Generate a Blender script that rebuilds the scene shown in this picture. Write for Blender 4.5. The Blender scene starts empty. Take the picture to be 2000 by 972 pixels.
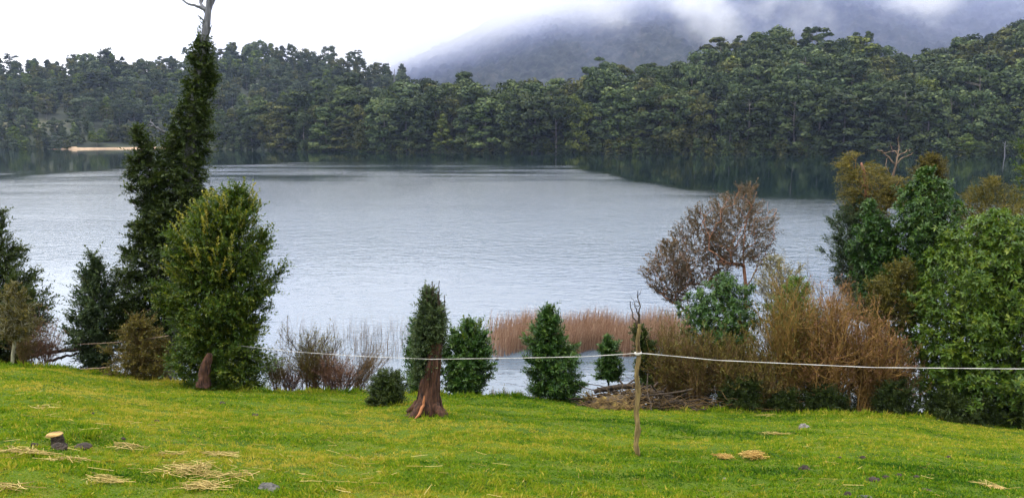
import bpy, math, random
import numpy as np
from mathutils import Vector

# ------------------------------------------------------------------ camera, sky, sun, exposure
SC = bpy.context.scene
COL = SC.collection
CAM_Z = 8.5
F = 1540.0
PITCH = math.atan((486 - 265) / F)
cam_d = bpy.data.cameras.new('camera')
cam = bpy.data.objects.new('camera', cam_d)
COL.objects.link(cam)
cam.location = (0, 0, CAM_Z)
cam.rotation_euler = (math.pi / 2 - PITCH, 0, 0)
cam_d.sensor_width = 36
cam_d.lens = 36 * F / 2000
cam_d.clip_start = 0.1
cam_d.clip_end = 12000
SC.camera = cam
SC.render.resolution_x, SC.render.resolution_y = 1024, 497

SUN_EL, SUN_AZ = math.radians(60), math.atan2(-0.8, -0.15)
W = bpy.data.worlds.new('World')
SC.world = W
W.use_nodes = True
wn, wl = W.node_tree.nodes, W.node_tree.links
bg = wn['Background']
bg.inputs['Strength'].default_value = 0.1
sky = wn.new('ShaderNodeTexSky')
sky.sky_type = 'NISHITA'
sky.sun_disc = False
sky.sun_elevation = SUN_EL
sky.sun_rotation = SUN_AZ
sky.air_density = 1.5
sky.dust_density = 3.0
tc = wn.new('ShaderNodeTexCoord')
sp = wn.new('ShaderNodeSeparateXYZ')
wl.new(tc.outputs['Generated'], sp.inputs[0])
# overcast layer: luminance rises towards the zenith as in a CIE overcast sky, broken by soft cloud noise
ov = wn.new('ShaderNodeMapRange')
ov.inputs['From Min'].default_value = 0.0
ov.inputs['From Max'].default_value = 0.9
ov.inputs['To Min'].default_value = 13.0
ov.inputs['To Max'].default_value = 26.0
wl.new(sp.outputs['Z'], ov.inputs['Value'])
mp = wn.new('ShaderNodeMapping')
mp.inputs['Scale'].default_value = (1.0, 1.0, 2.6)
wl.new(tc.outputs['Generated'], mp.inputs[0])
nz = wn.new('ShaderNodeTexNoise')
nz.inputs['Scale'].default_value = 2.6
nz.inputs['Detail'].default_value = 5
nz.inputs['Roughness'].default_value = 0.55
wl.new(mp.outputs[0], nz.inputs['Vector'])
nr = wn.new('ShaderNodeMapRange')
nr.inputs['From Min'].default_value = 0.3
nr.inputs['From Max'].default_value = 0.7
nr.inputs['To Min'].default_value = 0.8
nr.inputs['To Max'].default_value = 1.15
wl.new(nz.outputs['Fac'], nr.inputs['Value'])
mu = wn.new('ShaderNodeMath'); mu.operation = 'MULTIPLY'
wl.new(ov.outputs[0], mu.inputs[0]); wl.new(nr.outputs[0], mu.inputs[1])
vm = wn.new('ShaderNodeVectorMath'); vm.operation = 'SCALE'
vm.inputs[0].default_value = (0.965, 0.975, 1.0)
wl.new(mu.outputs[0], vm.inputs['Scale'])
mx = wn.new('ShaderNodeMix'); mx.data_type = 'RGBA'
mx.inputs[0].default_value = 0.9
wl.new(sky.outputs[0], mx.inputs[6]); wl.new(vm.outputs[0], mx.inputs[7])
wl.new(mx.outputs[2], bg.inputs['Color'])

sd = bpy.data.lights.new('sun', 'SUN')
sd.energy = 1.5
sd.angle = math.radians(14)
sd.color = (1.0, 0.93, 0.80)
sun = bpy.data.objects.new('sun', sd)
COL.objects.link(sun)
tos = Vector((math.sin(SUN_AZ) * math.cos(SUN_EL), math.cos(SUN_AZ) * math.cos(SUN_EL), math.sin(SUN_EL)))
sun.rotation_euler = tos.to_track_quat('Z', 'Y').to_euler()
sun.location = (-40, -20, 80)

SC.view_settings.view_transform = 'Standard'
SC.view_settings.look = 'None'
SC.view_settings.exposure = 0.78
SC.view_settings.gamma = 1
SC.view_settings.use_curve_mapping = False
SC.cycles.use_denoising = True
SC.cycles.max_bounces = 6
SC.cycles.diffuse_bounces = 2
SC.cycles.glossy_bounces = 2
SC.cycles.transmission_bounces = 3
SC.cycles.transparent_max_bounces = 6
SC.cycles.volume_bounces = 6
SC.cycles.volume_step_rate = 1.0
SC.cycles.volume_max_steps = 96

# ------------------------------------------------------------------ helpers
CP, SPN = math.cos(PITCH), math.sin(PITCH)


def px(u, v, Y):
    """A photograph pixel (2000 px wide) at world depth Y."""
    dx, dy = (u - 1000) / F, (486 - v) / F
    d = (dx, CP + dy * SPN, -SPN + dy * CP)
    k = Y / d[1]
    return np.array((d[0] * k, Y, CAM_Z + d[2] * k))


def elev(v):
    return np.tan(np.arctan((486 - np.asarray(v, float)) / F) - PITCH)


def azim(u, v=265):
    return (np.asarray(u, float) - 1000) / F / (CP + (486 - np.asarray(v, float)) / F * SPN)


def _h(ix, iy, iz, seed):
    n = (ix.astype(np.int64) * 374761393 + iy.astype(np.int64) * 668265263 + iz.astype(np.int64) * 2147483647 + seed * 974634777) & 0xFFFFFFFF
    n = ((n ^ (n >> 13)) * 1274126177) & 0xFFFFFFFF
    n = (n ^ (n >> 16)) & 0xFFFFFF
    return n / float(0xFFFFFF)


def vnoise(x, y, z=None, seed=0):
    x, y = np.asarray(x, float), np.asarray(y, float)
    z = np.zeros_like(x) if z is None else np.asarray(z, float)
    fx, fy, fz = np.floor(x), np.floor(y), np.floor(z)
    tx, ty, tz = x - fx, y - fy, z - fz
    tx, ty, tz = [t * t * (3 - 2 * t) for t in (tx, ty, tz)]
    r = 0
    for i in (0, 1):
        for j in (0, 1):
            for k in (0, 1):
                w = (tx if i else 1 - tx) * (ty if j else 1 - ty) * (tz if k else 1 - tz)
                r = r + w * _h(fx + i, fy + j, fz + k, seed)
    return r


def fbm(x, y, z=None, o=4, seed=0):
    a, s, r = 0.5, 1.0, 0
    for i in range(o):
        r = r + a * vnoise(np.asarray(x) * s, np.asarray(y) * s, None if z is None else np.asarray(z) * s, seed + i * 7)
        a *= 0.5
        s *= 2.03
    return r / (1 - 0.5 ** o)


def sstep(a, b, x):
    t = np.clip((x - a) / (b - a), 0, 1)
    return t * t * (3 - 2 * t)


def norm(a):
    return a / np.maximum(np.linalg.norm(a, axis=-1, keepdims=True), 1e-9)


def mesh(name, V, Q, mat, attrs=None, smooth=False):
    me = bpy.data.meshes.new(name)
    V = np.ascontiguousarray(V, np.float32)
    Q = np.ascontiguousarray(Q, np.int32)
    n = Q.shape[1]
    me.vertices.add(len(V)); me.vertices.foreach_set('co', V.ravel())
    me.loops.add(Q.size); me.loops.foreach_set('vertex_index', Q.ravel())
    me.polygons.add(len(Q))
    me.polygons.foreach_set('loop_start', np.arange(0, Q.size, n, dtype=np.int32))
    if smooth:
        me.polygons.foreach_set('use_smooth', np.ones(len(Q), bool))
    for k, (dom, val) in (attrs or {}).items():
        val = np.ascontiguousarray(val, np.float32)
        if val.ndim == 1:
            at = me.attributes.new(k, 'FLOAT', dom); at.data.foreach_set('value', val)
        else:
            at = me.attributes.new(k, 'FLOAT_COLOR', dom); at.data.foreach_set('color', val.ravel())
    me.update(calc_edges=True)
    me.validate()
    if mat:
        me.materials.append(mat)
    return me


def link(name, me, parent=None, loc=None):
    o = bpy.data.objects.new(name, me)
    COL.objects.link(o)
    if parent is not None:
        o.parent = parent
        if parent.get('_base') is not None:
            o.location = -Vector(parent['_base'])
    elif loc is not None:
        o.location = loc
    return o


def tag(o, label=None, cat=None, group=None, kind=None):
    if label: o['label'] = label
    if cat: o['category'] = cat
    if group: o['group'] = group
    if kind: o['kind'] = kind
    return o


def thing(name, label, cat, base, group=None):
    """An Empty at the thing's base; children built in world coordinates are shifted to it."""
    o = bpy.data.objects.new(name, None)
    o.empty_display_size = 0.2
    COL.objects.link(o)
    o.location = tuple(float(x) for x in base)
    o['_base'] = [float(x) for x in base]
    return tag(o, label, cat, group)


def grid_quads(nu, nv):
    i = np.arange(nu - 1)[:, None] * nv + np.arange(nv - 1)[None, :]
    return np.stack([i, i + nv, i + nv + 1, i + 1], -1).reshape(-1, 4)


def tubes(P, R, s=4):
    """Tubes round polylines P (N,K,3) with radii R (N,K)."""
    P = np.asarray(P, float); R = np.asarray(R, float)
    N, K = P.shape[:2]
    T = np.gradient(P, axis=1) if K > 2 else np.repeat(P[:, 1:] - P[:, :1], 2, 1)
    T = norm(T)
    ref = np.where(np.abs(T[..., 2:3]) > 0.9, np.array([1.0, 0, 0]), np.array([0, 0, 1.0]))
    A = norm(np.cross(T, ref)); B = np.cross(T, A)
    th = np.arange(s) * 2 * np.pi / s
    V = P[:, :, None] + R[:, :, None, None] * (np.cos(th)[:, None] * A[:, :, None] + np.sin(th)[:, None] * B[:, :, None])
    n = np.arange(N)[:, None, None] * K * s
    k = np.arange(K - 1)[None, :, None] * s
    j = np.arange(s)[None, None, :]
    jn = (j + 1) % s
    Q = np.stack(np.broadcast_arrays(n + k + j, n + k + jn, n + k + s + jn, n + k + s + j), -1).reshape(-1, 4)
    return V.reshape(-1, 3), Q


def join(parts):
    Vs, Qs, off = [], [], 0
    for V, Q in parts:
        Vs.append(V); Qs.append(Q + off); off += len(V)
    return np.concatenate(Vs), np.concatenate(Qs)


def leaves(Pb, D, Nn, L, Wd):
    """Rhombic leaves: base points Pb, directions D, normals Nn, lengths and widths."""
    D = norm(D)
    S = norm(np.cross(D, Nn))
    Up = np.cross(S, D)
    L = np.asarray(L)[:, None]; Wd = np.asarray(Wd)[:, None]
    m = Pb + D * L * 0.48
    V = np.stack([Pb, m + S * Wd * 0.5 + Up * Wd * 0.12, Pb + D * L - Up * L * 0.06, m - S * Wd * 0.5 + Up * Wd * 0.12], 1)
    return V.reshape(-1, 3), np.arange(len(Pb) * 4).reshape(-1, 4)


def resample(pts, n):
    pts = np.asarray(pts, float)
    d = np.concatenate([[0], np.cumsum(np.linalg.norm(np.diff(pts, axis=0), axis=1))])
    t = np.linspace(0, d[-1], n)
    out = np.stack([np.interp(t, d, pts[:, i]) for i in range(pts.shape[1])], 1)
    for _ in range(2):
        out[1:-1] = 0.25 * out[:-2] + 0.5 * out[1:-1] + 0.25 * out[2:]
    return out


def loft(path, n=24, s=14, rough=0.12, flare=0.0, lobes=5, seed=0, freq=1.0, capk=.3):
    """A trunk round a path of (x, y, z, r) with bark ridges and root flare."""
    R = resample(path, n)
    P, r = R[:, :3], R[:, 3]
    T = norm(np.gradient(P, axis=0))
    A = norm(np.cross(T, np.array([0, 1.0, 0.02])))
    B = np.cross(T, A)
    th = np.arange(s) * 2 * np.pi / s
    t = np.linspace(0, 1, n)
    rr = r[:, None] * (1 + rough * (fbm(np.cos(th)[None] * 2.2 + 7 + t[:, None] * 0.6, np.sin(th)[None] * 2.2 + 3, t[:, None] * 6 * freq + seed, 3, seed) - 0.5) * 2)
    rr = rr * (1 + flare * np.exp(-t[:, None] * 9) * (0.5 + 0.8 * np.cos(lobes * th[None] + seed) * 0.7))
    V = P[:, None] + rr[..., None] * (np.cos(th)[None, :, None] * A[:, None] + np.sin(th)[None, :, None] * B[:, None])
    V = V.reshape(-1, 3)
    i = np.arange(n - 1)[:, None] * s; j = np.arange(s)[None]; jn = (j + 1) % s
    Q = np.stack(np.broadcast_arrays(i + j, i + jn, i + s + jn, i + s + j), -1).reshape(-1, 4)
    c = len(V); V = np.vstack([V, P[-1] + T[-1] * r[-1] * capk])
    cap = np.array([[(n - 1) * s + k, (n - 1) * s + (k + 1) % s, c, c] for k in range(s)])
    cap = np.array([[(n - 1) * s + k, (n - 1) * s + (k + 1) % s, (n - 1) * s + (k + 2) % s, c] for k in range(0, s, 2)])
    return V, np.vstack([Q, cap])


# ------------------------------------------------------------------ materials
def new_mat(name):
    m = bpy.data.materials.new(name)
    m.use_nodes = True
    return m, m.node_tree.nodes, m.node_tree.links, m.node_tree.nodes['Principled BSDF']


def ramp(nodes, cols, pos=None, interp='LINEAR'):
    r = nodes.new('ShaderNodeValToRGB')
    e = r.color_ramp.elements
    r.color_ramp.interpolation = interp
    pos = pos or [i / (len(cols) - 1) for i in range(len(cols))]
    while len(e) < len(cols):
        e.new(0.5)
    for i, (c, p) in enumerate(zip(cols, pos)):
        e[i].position = p
        e[i].color = (*c, 1)
    return r


def leaf_mat(name, cols, rough=0.5, trans=0.3, spec=0.4, objcol=False):
    """Leaves: each face picks its colour by its own 'tint'."""
    m, n, l, b = new_mat(name)
    at = n.new('ShaderNodeAttribute'); at.attribute_name = 'tint'
    r = ramp(n, cols)
    l.new(at.outputs['Fac'], r.inputs[0])
    out = r.outputs[0]
    if objcol:
        oi = n.new('ShaderNodeObjectInfo')
        mm = n.new('ShaderNodeMix'); mm.data_type = 'RGBA'; mm.blend_type = 'MULTIPLY'; mm.inputs[0].default_value = 1
        l.new(out, mm.inputs[6]); l.new(oi.outputs['Color'], mm.inputs[7])
        out = mm.outputs[2]
    l.new(out, b.inputs['Base Color'])
    b.inputs['Roughness'].default_value = rough
    b.inputs['Specular IOR Level'].default_value = spec
    if trans > 0:
        t = n.new('ShaderNodeBsdfTranslucent')
        br = n.new('ShaderNodeMix'); br.data_type = 'RGBA'; br.blend_type = 'MULTIPLY'; br.inputs[0].default_value = 1
        l.new(out, br.inputs[6]); br.inputs[7].default_value = (1.5, 1.5, 0.8, 1)
        l.new(br.outputs[2], t.inputs['Color'])
        ms = n.new('ShaderNodeMixShader'); ms.inputs[0].default_value = trans
        l.new(b.outputs[0], ms.inputs[1]); l.new(t.outputs[0], ms.inputs[2])
        l.new(ms.outputs[0], n['Material Output'].inputs['Surface'])
    return m


def bark_mat(name, c1, c2, scale=12, stretch=0.18, bump=0.6, rough=0.85, c3=None):
    m, n, l, b = new_mat(name)
    tcn = n.new('ShaderNodeTexCoord')
    mp_ = n.new('ShaderNodeMapping'); mp_.inputs['Scale'].default_value = (1, 1, stretch)
    l.new(tcn.outputs['Object'], mp_.inputs[0])
    nz_ = n.new('ShaderNodeTexNoise'); nz_.inputs['Scale'].default_value = scale; nz_.inputs['Detail'].default_value = 6
    nz_.inputs['Roughness'].default_value = 0.65
    l.new(mp_.outputs[0], nz_.inputs['Vector'])
    r = ramp(n, [c1, c2] + ([c3] if c3 else []), [0.35, 0.62] + ([0.78] if c3 else []))
    l.new(nz_.outputs['Fac'], r.inputs[0])
    l.new(r.outputs[0], b.inputs['Base Color'])
    b.inputs['Roughness'].default_value = rough
    b.inputs['Specular IOR Level'].default_value = 0.25
    bp = n.new('ShaderNodeBump'); bp.inputs['Strength'].default_value = bump; bp.inputs['Distance'].default_value = 0.03
    l.new(nz_.outputs['Fac'], bp.inputs['Height'])
    l.new(bp.outputs[0], b.inputs['Normal'])
    return m


M = {}
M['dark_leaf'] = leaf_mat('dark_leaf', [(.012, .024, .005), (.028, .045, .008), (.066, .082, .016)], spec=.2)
M['grey_leaf'] = leaf_mat('grey_green_leaf', [(.014, .028, .011), (.032, .054, .020), (.072, .095, .034)], spec=.2)
M['bright_leaf'] = leaf_mat('yellow_green_leaf', [(.016, .038, .005), (.040, .072, .007), (.120, .135, .010)], spec=.2)
M['tip_leaf'] = leaf_mat('young_shoot_leaf', [(.06, .085, .008), (.13, .135, .010), (.22, .18, .014)])
M['glossy_leaf'] = leaf_mat('glossy_leaf', [(.010, .034, .006), (.026, .066, .010), (.070, .115, .016)], rough=.45, spec=.25, trans=.22)
M['lime_leaf'] = leaf_mat('glossy_lime_leaf', [(.022, .055, .006), (.058, .105, .009), (.14, .175, .014)], rough=.45, spec=.25)
M['olive_leaf'] = leaf_mat('olive_leaf', [(.032, .033, .006), (.075, .066, .010), (.15, .115, .018)], spec=.2)
M['rust_leaf'] = leaf_mat('rust_leaf', [(.06, .028, .012), (.13, .055, .022), (.20, .10, .04)])
M['myrtle_leaf'] = leaf_mat('myrtle_leaf', [(.028, .026, .016), (.070, .050, .030), (.16, .10, .065)], spec=.2)
M['pale_leaf'] = leaf_mat('pale_leaf', [(.08, .085, .03), (.20, .18, .09), (.36, .31, .18)])
M['bark_dark'] = bark_mat('dark_bark', (.010, .007, .005), (.045, .031, .020))
M['bark_grey'] = bark_mat('weathered_grey_bark', (.05, .05, .058), (.18, .18, .20), scale=9)
M['bark_red'] = bark_mat('red_brown_bark', (.010, .005, .004), (.075, .033, .018), scale=20, stretch=.13, bump=1.0, c3=(.17, .092, .05))
M['bark_orange'] = bark_mat('cinnamon_bark', (.15, .065, .038), (.36, .18, .11), scale=8)
M['bark_lichen'] = bark_mat('lichen_bark', (.12, .11, .07), (.34, .33, .22), scale=22)
M['twig_brown'] = bark_mat('brown_twig', (.050, .032, .012), (.17, .105, .038), scale=5, bump=.1)
M['twig_orange'] = bark_mat('orange_brown_twig', (.10, .060, .016), (.30, .175, .050), scale=4, bump=.1)
M['twig_red'] = bark_mat('red_twig', (.050, .026, .018), (.16, .085, .058), scale=5, bump=.1)
M['twig_grey'] = bark_mat('grey_twig', (.035, .027, .022), (.125, .095, .072), scale=5, bump=.1)
M['post_wood'] = bark_mat('peeled_post_wood', (.045, .030, .013), (.25, .18, .070), scale=16, stretch=.12, bump=1.0, c3=(.46, .38, .22))
M['dead_wood'] = bark_mat('bleached_wood', (.07, .048, .034), (.22, .155, .11), scale=9)

# ------------------------------------------------------------------ near ground: sloping lawn, brow and bank into the lake
BROW = [(-500, 690), (-200, 698), (0, 709), (100, 716), (200, 730), (300, 742), (400, 752), (500, 764), (600, 766), (700, 771), (850, 774),
        (1000, 776), (1100, 780), (1200, 792), (1300, 802), (1400, 806), (1500, 807), (1620, 809), (1750, 812), (1880, 821), (2000, 830), (2200, 842), (2500, 852)]
_ba = np.array([azim(u, v) for u, v in BROW]); _bk = np.array([-elev(v) for u, v in BROW])


def brow_y(a):
    return 20.0 + 0.7 * np.sin(a * 9 + 1) + 0.5 * np.sin(a * 23)


def zg(X, Y):
    X, Y = np.asarray(X, float), np.asarray(Y, float)
    a = X / np.maximum(Y, 7.0)
    k = np.interp(a, _ba, _bk)
    Yb = brow_y(a)
    s = (k * Yb - 1.6) / Yb
    z = CAM_Z - 1.6 - s * np.minimum(Y, Yb)
    over = np.maximum(Y - Yb, 0)
    z = z - s * np.minimum(over, 0.5) - 0.36 * np.maximum(over - 0.3, 0) - 0.035 * np.minimum(over, 4) ** 2
    z = np.maximum(z, -1.2 - 0.05 * over)
    bump = 0.16 * (fbm(X * 0.55, Y * 0.8, None, 3, 5) - 0.5) + 0.07 * (fbm(X * 2.3, Y * 3.4, None, 2, 9) - 0.5)
    z = z + bump * sstep(40, 22, Y) * sstep(30, 20, np.abs(X))
    return np.maximum(z, -2.5)


xs = np.concatenate([np.linspace(-70, -19, 30), np.linspace(-18.8, 18.8, 300), np.linspace(19, 70, 30)])
ys = np.concatenate([np.linspace(-40, 5.5, 24), np.linspace(5.7, 27, 230), np.linspace(27.5, 42, 24)])
gx, gy = np.meshgrid(xs, ys, indexing='ij')
gz = zg(gx, gy)
m, n, l, b = new_mat('lawn_soil')
tcn = n.new('ShaderNodeTexCoord')
n1 = n.new('ShaderNodeTexNoise'); n1.inputs['Scale'].default_value = 0.9; n1.inputs['Detail'].default_value = 8; n1.inputs['Roughness'].default_value = .7
l.new(tcn.outputs['Object'], n1.inputs['Vector'])
r1 = ramp(n, [(.024, .048, .003), (.055, .088, .005), (.095, .098, .010)], [.35, .5, .68])
l.new(n1.outputs['Fac'], r1.inputs[0])
n2 = n.new('ShaderNodeTexNoise'); n2.inputs['Scale'].default_value = 38; n2.inputs['Detail'].default_value = 3
l.new(tcn.outputs['Object'], n2.inputs['Vector'])
at = n.new('ShaderNodeAttribute'); at.attribute_name = 'lawn'
mxm = n.new('ShaderNodeMix'); mxm.data_type = 'RGBA'
l.new(at.outputs['Fac'], mxm.inputs[0]); mxm.inputs[6].default_value = (.035, .026, .016, 1); l.new(r1.outputs[0], mxm.inputs[7])
l.new(mxm.outputs[2], b.inputs['Base Color'])
b.inputs['Roughness'].default_value = .95; b.inputs['Specular IOR Level'].default_value = .1
bp = n.new('ShaderNodeBump'); bp.inputs['Strength'].default_value = .8; bp.inputs['Distance'].default_value = .04
l.new(n2.outputs['Fac'], bp.inputs['Height']); l.new(bp.outputs[0], b.inputs['Normal'])
ga = gx / np.maximum(gy, 7)
lawn = sstep(1.5, 0.3, gy - brow_y(ga))
tag(link('ground', mesh('ground', np.stack([gx, gy, gz], -1).reshape(-1, 3), grid_quads(len(xs), len(ys)), m, {'lawn': ('POINT', lawn.ravel())}, True)), kind='structure')

# ------------------------------------------------------------------ lake bed and water
m, n, l, b = new_mat('lake_bed_mud')
b.inputs['Base Color'].default_value = (.04, .045, .03, 1); b.inputs['Roughness'].default_value = .9
V = np.array([(-3200, -400, -4), (3200, -400, -4), (3200, 3200, -4), (-3200, 3200, -4)], float)
tag(link('lake_bed', mesh('lake_bed', V, np.array([[0, 1, 2, 3]]), m)), kind='structure')

wx = np.concatenate([[-3000, -1500, -800], np.linspace(-420, 420, 211), [800, 1500, 3000]])
wy = np.concatenate([[21.0, 23], np.linspace(24, 120, 97), np.linspace(122, 520, 200), [700, 1200, 3000]])
gx, gy = np.meshgrid(wx, wy, indexing='ij')
# wind: where the breeze roughens the lake and where the hills shelter it
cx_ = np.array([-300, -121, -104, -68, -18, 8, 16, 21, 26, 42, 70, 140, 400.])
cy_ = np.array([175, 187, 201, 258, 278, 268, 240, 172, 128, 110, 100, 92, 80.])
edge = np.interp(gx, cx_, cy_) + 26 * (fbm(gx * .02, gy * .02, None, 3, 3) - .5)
rip = sstep(10, -14, gy - edge)
bands = fbm(gx * 0.012 + 5, gy * 0.045, None, 3, 21)
b2_ = fbm(gx * .05 + 3, gy * .16, None, 3, 22)
rip = rip * np.clip(0.30 + 2.1 * (bands - 0.40) + 1.3 * (b2_ - .5) * sstep(70, 130, gy), 0.08, 1.0)
slick = fbm(gx * .055 + 2, gy * .006, None, 3, 24)      # slicks drawn out along the wind
rip = rip * np.clip(1 + 2.6 * (slick - .5) * sstep(60, 130, gy), .15, 1.6)
rip = rip * (0.35 + 0.65 * sstep(38, 70, gy)) * (1 - .22 * sstep(75, 125, gy))
sky_sheen = sstep(4, -60, gy - edge) * (.22 + .78 * sstep(140, 55, gy))      # sky brightness painted into the water's base colour, strongest near, dark past the edge
m, n, l, b = new_mat('lake_water')
geo = n.new('ShaderNodeNewGeometry')
at = n.new('ShaderNodeAttribute'); at.attribute_name = 'ripple'
mpa = n.new('ShaderNodeMapping'); mpa.inputs['Scale'].default_value = (0.55, 1.0, 1)
l.new(geo.outputs['Position'], mpa.inputs[0])
na = n.new('ShaderNodeTexNoise'); na.inputs['Scale'].default_value = 1.9; na.inputs['Detail'].default_value = 3; na.inputs['Roughness'].default_value = .55
nb = n.new('ShaderNodeTexNoise'); nb.inputs['Scale'].default_value = 0.55; nb.inputs['Detail'].default_value = 2
l.new(mpa.outputs[0], na.inputs['Vector']); l.new(mpa.outputs[0], nb.inputs['Vector'])
ad = n.new('ShaderNodeMath'); ad.operation = 'MULTIPLY_ADD'
l.new(nb.outputs['Fac'], ad.inputs[0]); ad.inputs[1].default_value = .6; l.new(na.outputs['Fac'], ad.inputs[2])
hm = n.new('ShaderNodeMath'); hm.operation = 'MULTIPLY'
l.new(ad.outputs[0], hm.inputs[0]); l.new(at.outputs['Fac'], hm.inputs[1])
bp = n.new('ShaderNodeBump'); bp.inputs['Strength'].default_value = 1.0; bp.inputs['Distance'].default_value = .14
l.new(hm.outputs[0], bp.inputs['Height'])
l.new(bp.outputs[0], b.inputs['Normal'])
rr = n.new('ShaderNodeMapRange'); rr.inputs['To Min'].default_value = .05; rr.inputs['To Max'].default_value = .15
l.new(at.outputs['Fac'], rr.inputs['Value']); l.new(rr.outputs[0], b.inputs['Roughness'])
sa = n.new('ShaderNodeAttribute'); sa.attribute_name = 'sky_sheen'
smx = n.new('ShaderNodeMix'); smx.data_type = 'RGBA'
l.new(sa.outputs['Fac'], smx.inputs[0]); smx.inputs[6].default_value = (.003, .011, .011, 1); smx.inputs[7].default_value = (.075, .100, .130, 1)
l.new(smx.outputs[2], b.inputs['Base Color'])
b.inputs['IOR'].default_value = 1.38
WATER_ME = mesh('lake', np.stack([gx, gy, np.zeros_like(gx)], -1).reshape(-1, 3), grid_quads(len(wx), len(wy)), m, {'ripple': ('POINT', rip.ravel()), 'sky_sheen': ('POINT', sky_sheen.ravel())}, True)
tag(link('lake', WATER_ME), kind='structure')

# ------------------------------------------------------------------ far hillsides
m, n, l, b = new_mat('forest_floor')
tcn = n.new('ShaderNodeTexCoord')
n1 = n.new('ShaderNodeTexNoise'); n1.inputs['Scale'].default_value = .06; n1.inputs['Detail'].default_value = 7
l.new(tcn.outputs['Object'], n1.inputs['Vector'])
r1 = ramp(n, [(.010, .016, .007), (.020, .028, .010), (.032, .034, .016)], [.35, .55, .7])
l.new(n1.outputs['Fac'], r1.inputs[0])
at = n.new('ShaderNodeAttribute'); at.attribute_name = 'meadow'
mxm = n.new('ShaderNodeMix'); mxm.data_type = 'RGBA'
l.new(at.outputs['Fac'], mxm.inputs[0]); l.new(r1.outputs[0], mxm.inputs[6]); mxm.inputs[7].default_value = (.050, .050, .020, 1)
l.new(mxm.outputs[2], b.inputs['Base Color']); b.inputs['Roughness'].default_value = .95
M['floor'] = m


class Hill:
    def __init__(s, sky_, shore, depth, htree):
        s.su = np.array([p[0] for p in sky_], float); s.sv = np.array([p[1] for p in sky_], float)
        s.hu = np.array([p[0] for p in shore], float); s.hv = np.array([p[1] for p in shore], float)
        s.du = np.array([p[0] for p in depth], float); s.dd = np.array([p[1] for p in depth], float)
        s.tu = np.array([p[0] for p in htree], float); s.th = np.array([p[1] for p in htree], float)

    def shore_y(s, u):
        return -CAM_Z / elev(np.interp(u, s.hu, s.hv))

    def at(s, u, t):
        """Ground at photo column u, t = 0 at the shore, 1 at the ridge."""
        u, t = np.broadcast_arrays(np.asarray(u, float), np.asarray(t, float))
        Ys = s.shore_y(u); D = np.interp(u, s.du, s.dd)
        Yr = Ys + D
        zr = np.maximum(CAM_Z + elev(np.interp(u, s.su, s.sv)) * Yr - np.interp(u, s.tu, s.th), 2.0)
        Y = Ys + D * t
        z = np.where(t < 1, zr * np.sign(t) * np.abs(t) ** 0.9, zr * np.maximum(1 - 0.55 * (t - 1), 0))
        z = z + 2.0 * (fbm(u * .02, t * 6, None, 3, 17) - .5) * np.clip(t, 0, 1) + 0.25
        return azim(u) * Y, Y, z


right_hill = Hill(
    [(380, 262), (430, 215), (500, 195), (600, 182), (700, 172), (770, 168), (830, 150), (880, 158), (925, 172), (960, 175), (1000, 158), (1045, 176), (1080, 160), (1130, 150),
     (1190, 117), (1250, 114), (1310, 116), (1350, 120), (1400, 100), (1440, 92), (1500, 72), (1540, 90), (1580, 75), (1620, 92), (1670, 85), (1720, 100), (1780, 108), (1850, 92), (1900, 82),
     (1950, 66), (2000, 45), (2300, 20)],
    [(380, 291), (430, 292), (600, 296), (800, 298), (1000, 299), (1300, 301), (1600, 302.5), (1900, 304), (2300, 306)],
    [(380, 14), (430, 26), (600, 40), (800, 46), (1050, 62), (1200, 95), (1500, 130), (2000, 150), (2300, 150)],
    [(380, 12), (430, 16), (600, 24), (1000, 26), (1500, 26), (2300, 26)])
left_hill = Hill(
    [(-400, 118), (-100, 120), (0, 116), (60, 106), (130, 112), (160, 104), (200, 92), (230, 98), (260, 112), (300, 103), (350, 104), (420, 86), (450, 80), (490, 75), (520, 78), (560, 84),
     (610, 97), (650, 98), (700, 112), (740, 120), (780, 126), (800, 146), (830, 190), (870, 240), (920, 262)],
    [(-400, 290), (0, 291.5), (150, 291.5), (330, 289.5), (450, 289), (920, 289)],
    [(-400, 210), (0, 220), (400, 230), (700, 200), (800, 170), (920, 120)],
    [(-400, 17), (400, 18), (700, 18), (830, 14), (920, 8)])


def hill_mesh(name, h, u0, u1, meadow=None):
    us = np.linspace(u0, u1, 140); ts = np.concatenate([[-.06], np.linspace(0, 1, 30), np.linspace(1.08, 2.6, 14)])
    U, T = np.meshgrid(us, ts, indexing='ij')
    X, Y, Z = h.at(U, T)
    Z = np.where(T < 0, -3.0, Z)
    md = meadow(U, T) if meadow is not None else np.zeros_like(U)
    return tag(link(name, mesh(name, np.stack([X, Y, Z], -1).reshape(-1, 3), grid_quads(len(us), len(ts)), M['floor'], {'meadow': ('POINT', md.ravel())}, True)), kind='structure')


def left_meadow(U, T):
    c = sstep(150, 110, U) * sstep(.15, .18, T) * sstep(.29, .25, T)
    return c * sstep(.3, .55, fbm(U * .03, T * 14, None, 3, 77) + .08)


hill_mesh('right_hillside', right_hill, 380, 2300)
hill_mesh('left_hillside', left_hill, -400, 920, left_meadow)

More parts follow.
